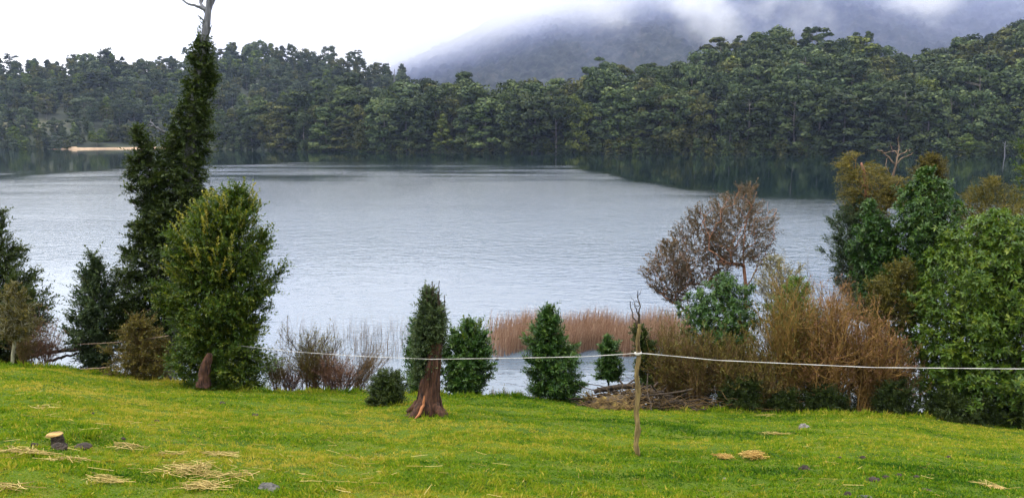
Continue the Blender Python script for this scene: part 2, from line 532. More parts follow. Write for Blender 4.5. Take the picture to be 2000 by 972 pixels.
# pale sand beach below the left hillside
us = np.linspace(95, 452, 70)
wid = np.interp(us, [95, 130, 150, 320, 335, 385, 400, 440, 452], [.3, 2, 6.5, 7, 5, 5, 6, 4, .4])
rows = []
for k, (f, z) in enumerate([(-.5, -.5), (0, .12), (.35, .62), (.7, .95), (1, 1.5)]):
    Y = left_hill.shore_y(us) - 2.5 + f * wid
    rows.append(np.stack([azim(us) * Y, Y, np.full_like(Y, z) * np.minimum(1, wid / 4 + .1) + .05], -1))
m, n, l, b = new_mat('beach_sand')
n1 = n.new('ShaderNodeTexNoise'); n1.inputs['Scale'].default_value = .35; n1.inputs['Detail'].default_value = 6
r1 = ramp(n, [(.22, .145, .085), (.34, .24, .15)], [.35, .65]); l.new(n1.outputs['Fac'], r1.inputs[0]); l.new(r1.outputs[0], b.inputs['Base Color'])
tcn = n.new('ShaderNodeTexCoord'); l.new(tcn.outputs['Object'], n1.inputs['Vector']); b.inputs['Roughness'].default_value = .9
V = np.stack(rows, 1).reshape(-1, 3)
tag(link('beach', mesh('beach', V, grid_quads(len(us), 5), m, None, True)), kind='structure')

# mountain behind, its slope a closed canopy
mx_ = np.linspace(-1000, 1700, 560); my_ = np.linspace(1000, 2050, 240)
gx, gy = np.meshgrid(mx_, my_, indexing='ij')
ru = np.array([100, 500, 620, 780, 830, 900, 1000, 1200, 1500, 2000, 2400]); rv = np.array([262, 250, 225, 140, 112, 80, 36, -40, -110, -160, -170])
rX = azim(ru) * 1900; rZ = CAM_Z + elev(rv) * 1900
ridge = np.interp(gx, rX, rZ)
t = np.clip((gy - 1000) / 900, 0, 1.3)
prof = np.where(t < 1, t ** 0.85, 1 - (t - 1) * 1.2)
gul = (fbm(gx * .006 + gy * .002, gy * .0022, None, 4, 31) - .5)
gz = ridge * prof * (1 + .22 * gul) + 18 * gul - 2
cell = fbm(gx * .11, gy * .085, None, 2, 41)
gz = gz + 14 * np.abs(cell - .5) * 2 + 6 * vnoise(gx * .3, gy * .25, None, 43)
m, n, l, b = new_mat('mountain_forest')
tcn = n.new('ShaderNodeTexCoord')
n1 = n.new('ShaderNodeTexNoise'); n1.inputs['Scale'].default_value = .045; n1.inputs['Detail'].default_value = 9; n1.inputs['Roughness'].default_value = .7
l.new(tcn.outputs['Object'], n1.inputs['Vector'])
r1 = ramp(n, [(.004, .008, .010), (.020, .028, .022), (.060, .056, .050)], [.38, .52, .68])
l.new(n1.outputs['Fac'], r1.inputs[0]); l.new(r1.outputs[0], b.inputs['Base Color']); b.inputs['Roughness'].default_value = .95
tag(link('mountain', mesh('mountain', np.stack([gx, gy, gz], -1).reshape(-1, 3), grid_quads(len(mx_), len(my_)), m, None, True)), kind='structure')

# ------------------------------------------------------------------ haze and low cloud (the air of the place)


def box(name, lo, hi, mat):
    V = np.array([(x, y, z) for x in (lo[0], hi[0]) for y in (lo[1], hi[1]) for z in (lo[2], hi[2])], float)
    Q = np.array([[0, 1, 3, 2], [4, 6, 7, 5], [0, 4, 5, 1], [2, 3, 7, 6], [0, 2, 6, 4], [1, 5, 7, 3]])
    return link(name, mesh(name, V, Q, mat))


def vol_mat(name):
    m = bpy.data.materials.new(name); m.use_nodes = True
    n, l = m.node_tree.nodes, m.node_tree.links
    n.remove(n['Principled BSDF'])
    v = n.new('ShaderNodeVolumePrincipled')
    l.new(v.outputs[0], n['Material Output'].inputs['Volume'])
    return m, n, l, v


m, n, l, v = vol_mat('haze_air')
v.inputs['Color'].default_value = (.50, .62, 1.0, 1)
v.inputs['Density'].default_value = .00006
v.inputs['Anisotropy'].default_value = 0.1
tag(box('haze', (-3400, -500, -5), (3400, 3400, 620), m), 'thin blue haze over the lake and hills', None, None, 'stuff')

m, n, l, v = vol_mat('low_cloud_vapour')
v.inputs['Color'].default_value = (.985, .985, 1.0, 1)
v.inputs['Anisotropy'].default_value = 0.0
geo = n.new('ShaderNodeNewGeometry'); sep = n.new('ShaderNodeSeparateXYZ'); l.new(geo.outputs['Position'], sep.inputs[0])


def mth(op, a, b_=None, c=None, clamp=False):
    k = n.new('ShaderNodeMath'); k.operation = op; k.use_clamp = clamp
    for i, x in enumerate((a, b_, c)):
        if x is None: continue
        if isinstance(x, (int, float)): k.inputs[i].default_value = x
        else: l.new(x, k.inputs[i])
    return k.outputs[0]


def mrange(x, a, b_, c=0.0, d=1.0, smooth=True):
    k = n.new('ShaderNodeMapRange'); k.interpolation_type = 'SMOOTHSTEP' if smooth else 'LINEAR'
    l.new(x, k.inputs['Value'])
    for nm, val in (('From Min', a), ('From Max', b_), ('To Min', c), ('To Max', d)): k.inputs[nm].default_value = val
    return k.outputs[0]


def noise(scale, det, sx=1, sy=1, sz=1, off=0):
    mp_ = n.new('ShaderNodeMapping'); mp_.inputs['Scale'].default_value = (sx, sy, sz); mp_.inputs['Location'].default_value = (off, off, off)
    l.new(geo.outputs['Position'], mp_.inputs[0])
    k = n.new('ShaderNodeTexNoise'); k.inputs['Scale'].default_value = scale; k.inputs['Detail'].default_value = det; k.inputs['Roughness'].default_value = .55
    l.new(mp_.outputs[0], k.inputs['Vector'])
    return k.outputs['Fac']


X, Yc, Z = sep.outputs['X'], sep.outputs['Y'], sep.outputs['Z']
base = mth('MINIMUM', mth('MULTIPLY_ADD', X, 0.30, 185.0), 305.0)
wob = mth('MULTIPLY_ADD', noise(.006, 3), 120.0, -60.0)
hgt = mth('SUBTRACT', mth('ADD', Z, wob), base)
deck = mrange(hgt, -85, 95)
wis = mrange(noise(.0095, 6, .75, .5, .80, 13), .50, .68)
wis = mth('MULTIPLY', wis, mrange(hgt, -210, -30))
wis = mth('MULTIPLY', wis, mrange(X, 40, 330))
veil = mth('MULTIPLY', mrange(X, 150, 750), .0012)
den = mth('MULTIPLY_ADD', deck, .0055, mth('MULTIPLY_ADD', wis, .0095, mth('ADD', veil, .00035)))
fade = mth('MULTIPLY', mrange(X, -620, -200), mrange(Z, 30, 90))
den = mth('MULTIPLY', den, fade)
den = mth('MULTIPLY', den, mth('MULTIPLY', mrange(Yc, 1010, 1150), mrange(Z, 440, 330)))
l.new(den, v.inputs['Density'])
cm_ = n.new('ShaderNodeMix'); cm_.data_type = 'RGBA'
l.new(mrange(den, .0008, .0040), cm_.inputs[0])
cm_.inputs[6].default_value = (.52, .59, .92, 1); cm_.inputs[7].default_value = (1.0, 1.0, 1.0, 1)
l.new(cm_.outputs[2], v.inputs['Color'])
m.cycles.volume_step_rate = 0.5
tag(box('low_cloud', (-640, 1005, 25), (1650, 1750, 445), m), 'white low cloud and mist wisps drifting over the forested mountain', None, None, 'stuff')

# ------------------------------------------------------------------ far forest
M['far_leaf'] = leaf_mat('far_crown_leaf', [(.008, .017, .006), (.033, .050, .018), (.094, .112, .042)], rough=.7, trans=.06, spec=.1, objcol=True)
M['far_trunk'] = bark_mat('far_trunk_bark', (.05, .045, .04), (.20, .18, .16), scale=1.2, stretch=.2, bump=.2)


def pads_of(rng, style, H):
    """Foliage clumps of one crown: heights, radii and flatness by habit."""
    if style == 'dome':
        k = 54; zz = rng.uniform(.04, .94, k); Rz = .24 * np.sqrt(np.clip(1 - ((zz - .50) / .50) ** 2, 0.12, 1)); sq, pr = 1.05, (.06, .115)
    elif style == 'tier':
        k = 56; zz = rng.uniform(.05, .96, k); Rz = .27 * (1 - .75 * zz ** 1.7) + .02; sq, pr = .62, (.065, .115)
    elif style == 'cone':
        k = 44; zz = rng.uniform(.06, .97, k); Rz = .24 * (1.02 - zz) ** .7; sq, pr = .80, (.055, .095)
    elif style == 'lean':
        k = 48; zz = rng.uniform(.22, .96, k); Rz = .36 * np.sqrt(np.clip(1 - ((zz - .64) / .42) ** 2, .03, 1)); sq, pr = .85, (.075, .125)
    else:
        k = 26; zz = rng.uniform(.45, .98, k); Rz = .20 * np.sqrt(np.clip(1 - ((zz - .76) / .32) ** 2, .05, 1)); sq, pr = .55, (.05, .09)
    th = rng.uniform(0, 2 * np.pi, k); rf = rng.uniform(.35, 1, k) ** .6
    off = .03 * rng.standard_normal(2)
    P = np.stack([np.cos(th) * Rz * rf + off[0] * zz, np.sin(th) * Rz * rf + off[1] * zz, zz], -1) * H
    return P, rng.uniform(*pr, k) * H, sq


def far_crown(rng, style, H, per, size):
    P, pr, sq = pads_of(rng, style, H)
    k = len(P)
    d = norm(rng.standard_normal((k, per, 3))); d[..., 2] = np.abs(d[..., 2]) * 1.25 - .40
    d = norm(d)
    r = pr[:, None, None] * rng.uniform(.62, 1.12, (k, per, 1))
    C = P[:, None] + d * r * np.array([1, 1, sq])
    nn = norm(d * np.array([1, 1, 1 / sq]) + .30 * rng.standard_normal((k, per, 3)))
    dd = np.cross(nn, rng.standard_normal((k, per, 3)))
    dd[..., 2] -= .15
    L = size * rng.uniform(.7, 1.5, (k, per)); Wd = L * rng.uniform(.5, .85, (k, per))
    C, nn, dd = C.reshape(-1, 3), nn.reshape(-1, 3), norm(dd.reshape(-1, 3))
    V, Q = leaves(C - dd * L.reshape(-1, 1) * .5, dd, nn, L.ravel(), Wd.ravel())
    tint = np.clip(.5 + .13 * rng.standard_normal((k, 1)) + .16 * rng.standard_normal((k, per)), 0, 1).ravel()
    return V, Q, tint, P


def far_trunk(rng, H, P, style):
    r0 = H * .014
    bend = H * .03 * rng.standard_normal(2)
    tt = np.linspace(0, 1, 8)
    ax = np.stack([bend[0] * np.sin(tt * 3), bend[1] * np.sin(tt * 2.5), tt * H * .93], -1)
    ax[0, 2] = -H * .06
    parts = [tubes(ax[None], (r0 * (1 - .8 * tt))[None], 6)]
    lim = []
    for p in P[rng.permutation(len(P))[:14]]:
        z0 = max(.12 * H, p[2] - .12 * H)
        s_ = np.array([np.interp(z0, ax[:, 2], ax[:, 0]), np.interp(z0, ax[:, 2], ax[:, 1]), z0])
        mid = (s_ + p) / 2 + np.array([0, 0, -.015 * H])
        lim.append([s_, mid, p])
    parts.append(tubes(np.array(lim), np.tile(np.array([.30, .2, .08]) * r0, (len(lim), 1)), 4))
    return join(parts)


rng = np.random.default_rng(5)
PROTO = {}
for style, cnt in (('dome', 6), ('tier', 5), ('cone', 5), ('lean', 4), ('bare', 4)):
    PROTO[style] = []
    for i in range(cnt):
        r = np.random.default_rng(100 + i + 17 * len(PROTO))
        V, Q, tint, P = far_crown(r, style, 20.0, 84, .78)
        cm = mesh('crown', V, Q, M['far_leaf'], {'tint': ('FACE', tint)})
        tv, tq = far_trunk(r, 20.0, P, style)
        tm = mesh('trunk', tv, tq, M['far_trunk'], None, True)
        lo = far_crown(np.random.default_rng(500 + i + 17 * len(PROTO)), style, 20.0, 26, 1.35)
        PROTO[style].append((cm, tm, lo))


def pick_style(rng, mix):
    return rng.choice(list(mix), p=np.array(list(mix.values())) / sum(mix.values()))


def scatter(h, u0, u1, step, tstep_m, mix, hfun, seed, hole=None):
    rng = np.random.default_rng(seed)
    out = []
    u = u0
    Ymid = 0
    # walk rows from the shore to just behind the ridge
    uu = np.arange(u0, u1, 4.0)
    Dm = np.interp(uu, h.du, h.dd).max()
    nrow = int(Dm / tstep_m)
    for k in range(nrow + 2):
        u = u0 + rng.uniform(0, 20)
        while u < u1:
            D = np.interp(u, h.du, h.dd)
            t = (k * tstep_m + rng.uniform(-.35, .35) * tstep_m) / D
            if k == 0: t = rng.uniform(0.005, .05)
            Y = h.shore_y(u)
            if t <= 1.03 and not (hole is not None and hole(u, t) > .35):
                X, Yw, z = [float(q) for q in h.at(u + rng.uniform(-8, 8), t)]
                style = pick_style(rng, mix(u, t))
                H = hfun(u, t, rng)
                if style == 'bare': H *= 1.18
                out.append(dict(p=(X, Yw, z), st=style, H=H, u=u, t=t, id=int(rng.integers(0, 1000)), rz=rng.uniform(0, 6.28), sx=rng.uniform(.95, 1.4), c=rng.random(4)))
            u += step * F / Y * rng.uniform(.75, 1.25)
    return out


def visible(trees):
    """How much of each tree stands clear of those in front of it."""
    trees.sort(key=lambda q: q['p'][1])
    nb = 900
    top = np.full(nb, -9.0)
    for q in trees:
        X, Y, z = q['p']
        w = q['H'] * .22 * q['sx']
        i0, i1 = [int(np.clip((x / Y + .9) / 1.8 * nb, 0, nb - 1)) for x in (X - w, X + w)]
        e = (z + q['H'] * .93 - CAM_Z) / Y
        e0 = (z - CAM_Z) / Y
        seg = top[i0:i1 + 1]
        vis = np.clip(e - np.maximum(seg, e0), 0, None)
        q['vis'] = vis.sum() if abs(X / Y) < .70 else 0
        top[i0:i1 + 1] = np.maximum(seg, e)
    return trees


tr_r = scatter(right_hill, 392, 2230, 10.5, 13.5,
               lambda u, t: {'dome': .52, 'tier': .24, 'lean': .12, 'cone': .05, 'bare': .07 if t > .55 else .01},
               lambda u, t, r: float(np.interp(u, right_hill.tu, right_hill.th)) * r.uniform(.78, 1.30) * (0.88 if t < .06 else 1), 11)
tr_l = scatter(left_hill, -330, 900, 10.5, 12.5,
               lambda u, t: {'dome': .34, 'tier': .10, 'lean': .08, 'cone': .42, 'bare': .06 if t > .5 else .01},
               lambda u, t, r: r.uniform(12, 20) * (0.62 if t < .12 else 1.0), 12, hole=lambda u, t: float(left_meadow(np.array(u), np.array(t))))
visible(tr_r); visible(tr_l)
for q in tr_r: q['hill'] = 'r'
for q in tr_l: q['hill'] = 'l'
ranked_r = sorted(tr_r, key=lambda q: -q['vis']); ranked_l = sorted(tr_l, key=lambda q: -q['vis'])
single = ranked_r[:175] + ranked_l[:120]
mass = ranked_r[175:] + ranked_l[120:]
STY = {'dome': 'round-crowned', 'tier': 'layered', 'cone': 'narrow pointed', 'lean': 'spreading', 'bare': 'thin-topped'}


def tree_color(q):
    c = q['c']
    if q['hill'] == 'r':
        if c[0] < .06: return (1.6, 1.45, .8), 'yellow-green'
        if c[0] < .20: return (1.35, 1.08, .85), 'brownish olive'
        k = .55 + .9 * c[1]
        return (k, k * 1.02, k * (.9 + .25 * c[2])), 'dark green'
    if c[0] < .14: return (1.6, 1.6, .9), 'light green'
    if c[0] < .36: return (1.3, 1.05, 1.0), 'brownish'
    k = .6 + .9 * c[1]
    return (k * 1.02, k * .98, k * (1.15 + .4 * c[2])), 'dull green'  # blue lifted to put distance haze into the left hill's leaf colour


for q in single:
    cm, tm, lo = PROTO[q['st']][q['id'] % len(PROTO[q['st']])]
    colr, word = tree_color(q)
    zone = 'at the water\'s edge' if q['t'] < .1 else ('on the skyline ridge' if q['t'] > .8 else 'on the slope')
    where = 'of the far left hill' if q['hill'] == 'l' else ('of the low central spit' if q['u'] < 1050 else 'of the right shore hill')
    lab = f"{word} {STY[q['st']]} tree {zone} {where}"
    o = thing('forest_tree', lab, 'tree', q['p'], 'forest trees: ' + lab)
    o.rotation_euler = (0, 0, q['rz'])
    s_ = q['H'] / 20
    o.scale = (s_ * q['sx'], s_ * q['sx'], s_)
    for nm, me in (('trunk', tm), ('crown', cm)):
        c = bpy.data.objects.new(nm, me); COL.objects.link(c); c.parent = o
        c.color = (*colr, 1)

# the trees behind them read as one wood
m = leaf_mat('far_wood_leaf', [(0, 0, 0), (1, 1, 1)], rough=.7, trans=.06, spec=.1)
nn_, ll_ = m.node_tree.nodes, m.node_tree.links
for nd in nn_:
    if nd.type == 'ATTRIBUTE':
        nd.attribute_name = 'leafcol'
        for lk in list(ll_):
            if lk.from_node.type == 'VALTORGB':
                to = lk.to_socket; ll_.remove(lk); ll_.new(nd.outputs['Color'], to)
stops = np.array([(.008, .017, .006), (.033, .050, .018), (.094, .112, .042)])


def wood(name, trees, label):
    parts, cols = [], []
    for q in trees:
        V, Q, tint, P = PROTO[q['st']][q['id'] % len(PROTO[q['st']])][2]
        s_ = q['H'] / 20; c, sn = math.cos(q['rz']), math.sin(q['rz'])
        V = V * np.array([s_ * q['sx'], s_ * q['sx'], s_])
        V = np.stack([V[:, 0] * c - V[:, 1] * sn, V[:, 0] * sn + V[:, 1] * c, V[:, 2]], -1) + np.array(q['p'])
        parts.append((V, Q))
        col = np.stack([np.interp(tint, [0, .5, 1], stops[:, i]) for i in range(3)], -1) * np.array(tree_color(q)[0])
        cols.append(np.concatenate([col, np.ones((len(col), 1))], -1))
    V, Q = join(parts)
    return tag(link(name, mesh(name, V, Q, m, {'leafcol': ('FACE', np.concatenate(cols))})), label, None, None, 'stuff')


wood('distant_wood', [q for q in mass if q['hill'] == 'l'], 'dull green wood covering the far left hill behind the lake')
wood('shore_wood', [q for q in mass if q['hill'] == 'r'], 'dark green wood filling the right shore hill between its trees')
# low growth hanging over the far waterline
rg = np.random.default_rng(77)
low = []
for h, u0, u1, hl in ((right_hill, 430, 2230, 'r'), (left_hill, -320, 130, 'l'), (left_hill, 335, 440, 'l'), (left_hill, 130, 335, 'l')):
    u = u0
    while u < u1:
        t_ = -.01 if hl == 'r' or u1 != 335 else .05
        X, Y, z = [float(k) for k in h.at(u, t_)]
        low.append(dict(p=(X, Y + rg.uniform(-1, 3), max(z, 0) - .6), st=rg.choice(['dome', 'tier']), H=rg.uniform(5, 9.5), u=u, t=0, id=int(rg.integers(0, 99)), rz=rg.uniform(0, 6), sx=rg.uniform(1.0, 1.5), c=rg.random(4), hill=hl))
        u += rg.uniform(9, 17)
wood('shore_undergrowth', low, 'low dark bushes along the far waterline')
# single trees and bare trunks that stand out on the far shore
def far_tree(u, vtop, h, t, style, i, color, label, sx=1.0, height=None):
    X, Y, z = [float(q) for q in h.at(u, t)]
    H = height or max(6.0, CAM_Z + float(elev(vtop)) * Y - z)
    if height: z = CAM_Z + float(elev(vtop)) * Y - H
    o = thing('forest_tree', label, 'tree', (X, Y, z))
    o.rotation_euler = (0, 0, i * 1.7)
    o.scale = (H / 20 * sx, H / 20 * sx, H / 20)
    cm, tm, lo = PROTO[style][i % len(PROTO[style])]
    for nm, me in (('trunk', tm), ('crown', cm)):
        c = bpy.data.objects.new(nm, me); COL.objects.link(c); c.parent = o; c.color = (*color, 1)


far_tree(1577, 52, right_hill, .95, 'bare', 1, (1, 1, 1.05), 'thin-topped emergent tree tallest on the right ridge, left of the crooked one', .9, 30)
far_tree(1668, 60, right_hill, .95, 'bare', 2, (1.05, 1.05, 1), 'crooked bare-stemmed tree with tufted top on the right ridge skyline', .95, 28)
far_tree(1437, 70, right_hill, .95, 'bare', 3, (.9, .9, .9), 'tufted emergent tree at the left shoulder of the right ridge', .9, 26)
far_tree(1516, 60, right_hill, .97, 'dome', 2, (1, 1.02, .95), 'big domed tree crown on the right ridge skyline', 1.25, 26)
far_tree(1250, 225, right_hill, .04, 'tier', 1, (1.7, 1.55, .8), 'yellow-green layered tree low on the right shore near its middle', 1.2)
far_tree(1885, 262, right_hill, .0, 'dome', 4, (1.9, 1.9, 1.0), 'bright light green bushy tree at the waterline far right', 1.6)
far_tree(648, 90, left_hill, .98, 'lean', 1, (.95, .95, 1.2), 'round-headed tree alone on the left hill skyline', 1.1, 18)
far_tree(702, 97, left_hill, .98, 'bare', 0, (.95, .95, 1.2), 'slender tufted tree alone on the left hill skyline', 1.0, 19)
for u, v0, v1, h, t, r_, lab in ((773, 184, 136, left_hill, .55, .55, 'pale dead trunk standing on the end of the left hill'), (1373, 246, 213, right_hill, .06, .30, 'pale bare trunk showing between the trees of the right shore'),
                                 (1965, 308, 276, right_hill, -.03, .22, 'thin pale dead pole at the waterline by the right edge'), (1534, 236, 214, right_hill, .10, .25, 'short pale bare trunk among the right shore trees')):
    X, Y, z = [float(q) for q in h.at(u, t)]
    za, zb = CAM_Z + float(elev(v0)) * Y, CAM_Z + float(elev(v1)) * Y
    pz = np.linspace(min(za, z), zb, 7)
    P_ = np.stack([X + np.sin(np.arange(7) * 1.1) * r_ * .7, np.full(7, Y), pz], -1)
    V_, Q_ = tubes(P_[None], (r_ * np.linspace(1.1, .45, 7))[None], 7)
    br_ = np.array([[P_[4], P_[4] + [1.1, 0, .9], P_[4] + [1.7, .2, 2.0]], [P_[5], P_[5] + [-.9, .2, .8], P_[5] + [-1.3, .3, 1.8]]])
    V_, Q_ = join([(V_, Q_), tubes(br_, np.tile(np.array([.4, .25, .1]) * r_, (2, 1)), 4)])
    tag(link('dead_tree', mesh('dead_tree', V_, Q_, M['bark_grey'] if 'bark_grey' in M else None, None, True)), lab, 'dead tree')
#NEAR
# ------------------------------------------------------------------ near plants
class Env:
    """Crown outline (v, u_left, u_right) at depth Y, given its own depth."""
    def __init__(s, rows, Y, depth=.85, lean=0.0):
        rows = sorted(rows, key=lambda r: -r[0])
        a = np.array([px(r[1], r[0], Y) for r in rows]); c = np.array([px(r[2], r[0], Y) for r in rows])
        s.z = a[:, 2]; s.cx = (a[:, 0] + c[:, 0]) / 2; s.rx = (c[:, 0] - a[:, 0]) / 2
        s.Y, s.d = Y, depth

    def sample(s, rng, k, bias=.5, lump=.18, gap=0.0, gf=1.6, seed=0, inset=0.0):
        zz = np.linspace(s.z[0], s.z[-1], 80)
        w = np.interp(zz, s.z, s.rx) + .25 * s.rx.max()
        cdf = np.cumsum(w); cdf /= cdf[-1]
        z = np.interp(rng.random(k), cdf, zz)
        th = rng.uniform(0, 2 * np.pi, k)
        R = np.interp(z, s.z, s.rx); cx = np.interp(z, s.z, s.cx)
        lu = 1 + lump * 2 * (fbm(np.cos(th) * 3.0 + 9, np.sin(th) * 3.0 + 4, z * 2.4, 3, seed) - .5)
        rf = (1 - bias * rng.random(k) ** 1.5) * lu
        Re = np.maximum(R - inset, R * .25)
        P = np.stack([cx + np.cos(th) * Re * rf, s.Y + np.sin(th) * Re * rf * s.d, z], -1)
        O = np.stack([np.cos(th), np.sin(th), np.zeros(k)], -1)
        # outward also upward near the top
        f = np.clip((z - s.z[0]) / (s.z[-1] - s.z[0]), 0, 1)
        O[:, 2] = np.where(f > .6, (f - .6) * 2.4, (f - .6) * .35)
        if gap > 0:
            keep = vnoise(P[:, 0] * gf + 11, P[:, 1] * gf, P[:, 2] * gf, seed + 3) > gap
            P, O = P[keep], O[keep]
        return P, norm(O)


def lobed(env, rng, n, M, seed, rl=.24, up=.6, inset=0.0):
    """Points along leafy boughs that reach from inside a crown to its ragged outline."""
    zz = np.linspace(env.z[0], env.z[-1], 80)
    w = np.interp(zz, env.z, env.rx) + .2 * env.rx.max(); cdf = np.cumsum(w); cdf /= cdf[-1]
    z = np.interp((np.arange(M) + rng.random(M)) / M, cdf, zz); th = np.arange(M) * 2.39996 + rng.normal(0, .4, M)
    Rr = np.interp(z, env.z, env.rx); cx = np.interp(z, env.z, env.cx)
    f = (z - env.z[0]) / (env.z[-1] - env.z[0])
    k = rng.uniform(.80, 1.16, M)
    Re = np.maximum(Rr * k - inset, .12 * Rr)
    tip = np.stack([cx + np.cos(th) * Re, env.Y + np.sin(th) * Re * env.d, z + .06 * rng.standard_normal(M) * env.rx.max()], -1)
    d = norm(np.stack([np.cos(th), np.sin(th), up * (.25 + 1.5 * f)], -1) + .2 * rng.standard_normal((M, 3)))
    ln = (.75 * Rr + .25 * env.rx.max()) * rng.uniform(.7, 1.1, M)
    i = rng.integers(0, M, n); t = rng.random(n) ** .75
    off = rng.standard_normal((n, 3)); off /= np.maximum(np.linalg.norm(off, axis=1, keepdims=True), 1) 
    r_ = rl * (.5 * Rr[i] + .5 * env.rx.max()) * (1.12 - t)
    P = tip[i] + d[i] * ((t - 1) * ln[i])[:, None] + off * r_[:, None]
    P[:, 2] = np.maximum(P[:, 2], env.z[0] + .02)
    return P, norm(d[i] + .55 * off), np.stack([tip - d * ln[:, None], tip], 1)


def sprays(rng, P, O, length, nleaf, L, Wd, up=.35, jit=.45, spread=.9, tint0=.5, tvar=.18, rosette=False):
    """Leafy twigs starting inside the crown and pointing out and up."""
    k = len(P)
    D = norm(O + np.array([0, 0, up]) + jit * rng.standard_normal((k, 3)))
    ln = length * rng.uniform(.6, 1.35, k) * np.where(rng.random(k) < .07, 1.9, 1.0)
    A = P - D * ln[:, None] * .5
    tt = np.linspace(.15, 1, nleaf)[None, :, None] if not rosette else np.linspace(.8, 1, nleaf)[None, :, None]
    bend = np.array([0, 0, -.12]) * (tt ** 2) * ln[:, None, None]
    C = A[:, None] + D[:, None] * ln[:, None, None] * tt + bend
    side = norm(np.cross(D, rng.standard_normal((k, 3))))
    oth = np.cross(D, side)
    ph = np.arange(nleaf) * 2.4 + rng.uniform(0, 6.28, (k, 1))
    rad = np.cos(ph)[..., None] * side[:, None] + np.sin(ph)[..., None] * oth[:, None]
    ld = norm(D[:, None] * (1.0 if not rosette else .45) + rad * spread + .25 * rng.standard_normal((k, nleaf, 3)) + np.array([0, 0, -.15 if rosette else .05]))
    nn = norm(np.cross(ld, np.cross(np.array([0, 0, 1.0]) + .5 * O[:, None] + .35 * rng.standard_normal((k, nleaf, 3)), ld)))
    LL = L * rng.uniform(.65, 1.3, (k, nleaf)); WW = Wd * LL / L * rng.uniform(.8, 1.2, (k, nleaf))
    V, Q = leaves(C.reshape(-1, 3), ld.reshape(-1, 3), nn.reshape(-1, 3), LL.ravel(), WW.ravel())
    tint = np.clip(tint0 + tvar * rng.standard_normal((k, 1)) + .13 * rng.standard_normal((k, nleaf)), 0, 1).ravel()
    return V, Q, tint, A, A + D * ln[:, None]


def grow(root, targets, r_tip=.004, p=.42, sub=3, sag=.04, wob=.03, rng=None, rmax=None, chain=True):
    """Branches: each target joins the nearest wood already grown."""
    root = np.asarray(root, float)
    nodes = [r for r in root]; par = [-1] + list(range(len(root) - 1)) if chain else [-1] * len(root)
    order = np.argsort(np.linalg.norm(targets - root[0], axis=1))
    arr = np.zeros((len(root) + len(targets) * (sub + 1), 3)); arr[:len(root)] = root; cnt = len(root)
    leafs = []
    for i in order:
        t = targets[i]
        d = arr[:cnt] - t
        dl = np.linalg.norm(d, axis=1)
        out = t - root[0]; cosa = -(d @ out) / np.maximum(dl * np.linalg.norm(out), 1e-6)
        cost = dl * (1 + 1.3 * (1 - cosa)) + .8 * np.maximum(d[:, 2], 0)
        j = int(np.argmin(cost)); a = arr[j].copy(); prev = j
        ln = np.linalg.norm(t - a)
        for k in range(1, sub + 1):
            f = k / sub
            q = a + (t - a) * f + np.array([0, 0, -sag * ln * math.sin(math.pi * f)])
            if k < sub: q = q + rng.standard_normal(3) * wob * ln
            arr[cnt] = q; par.append(prev); prev = cnt; cnt += 1
        leafs.append(prev)
    load = np.zeros(cnt)
    for j in leafs: load[j] += 1
    for j in range(cnt - 1, 0, -1):
        if par[j] >= 0: load[par[j]] += load[j]
    r = r_tip * np.maximum(load, 1) ** p
    if rmax is not None: r = np.minimum(r, rmax)
    a, b2 = [], []
    for j in range(1, cnt):
        if par[j] >= 0: a.append(par[j]); b2.append(j)
    P = np.stack([arr[a], arr[b2]], 1); R = np.stack([np.maximum(r[b2], np.minimum(r[a], r[b2] * 1.35)), r[b2]], 1)
    return tubes(P, R, 5)


def ground_at(u, Y, sink=.05):
    X = float(azim(u, 760)) * Y
    return np.array((X, Y, float(zg(X, Y)) - sink))


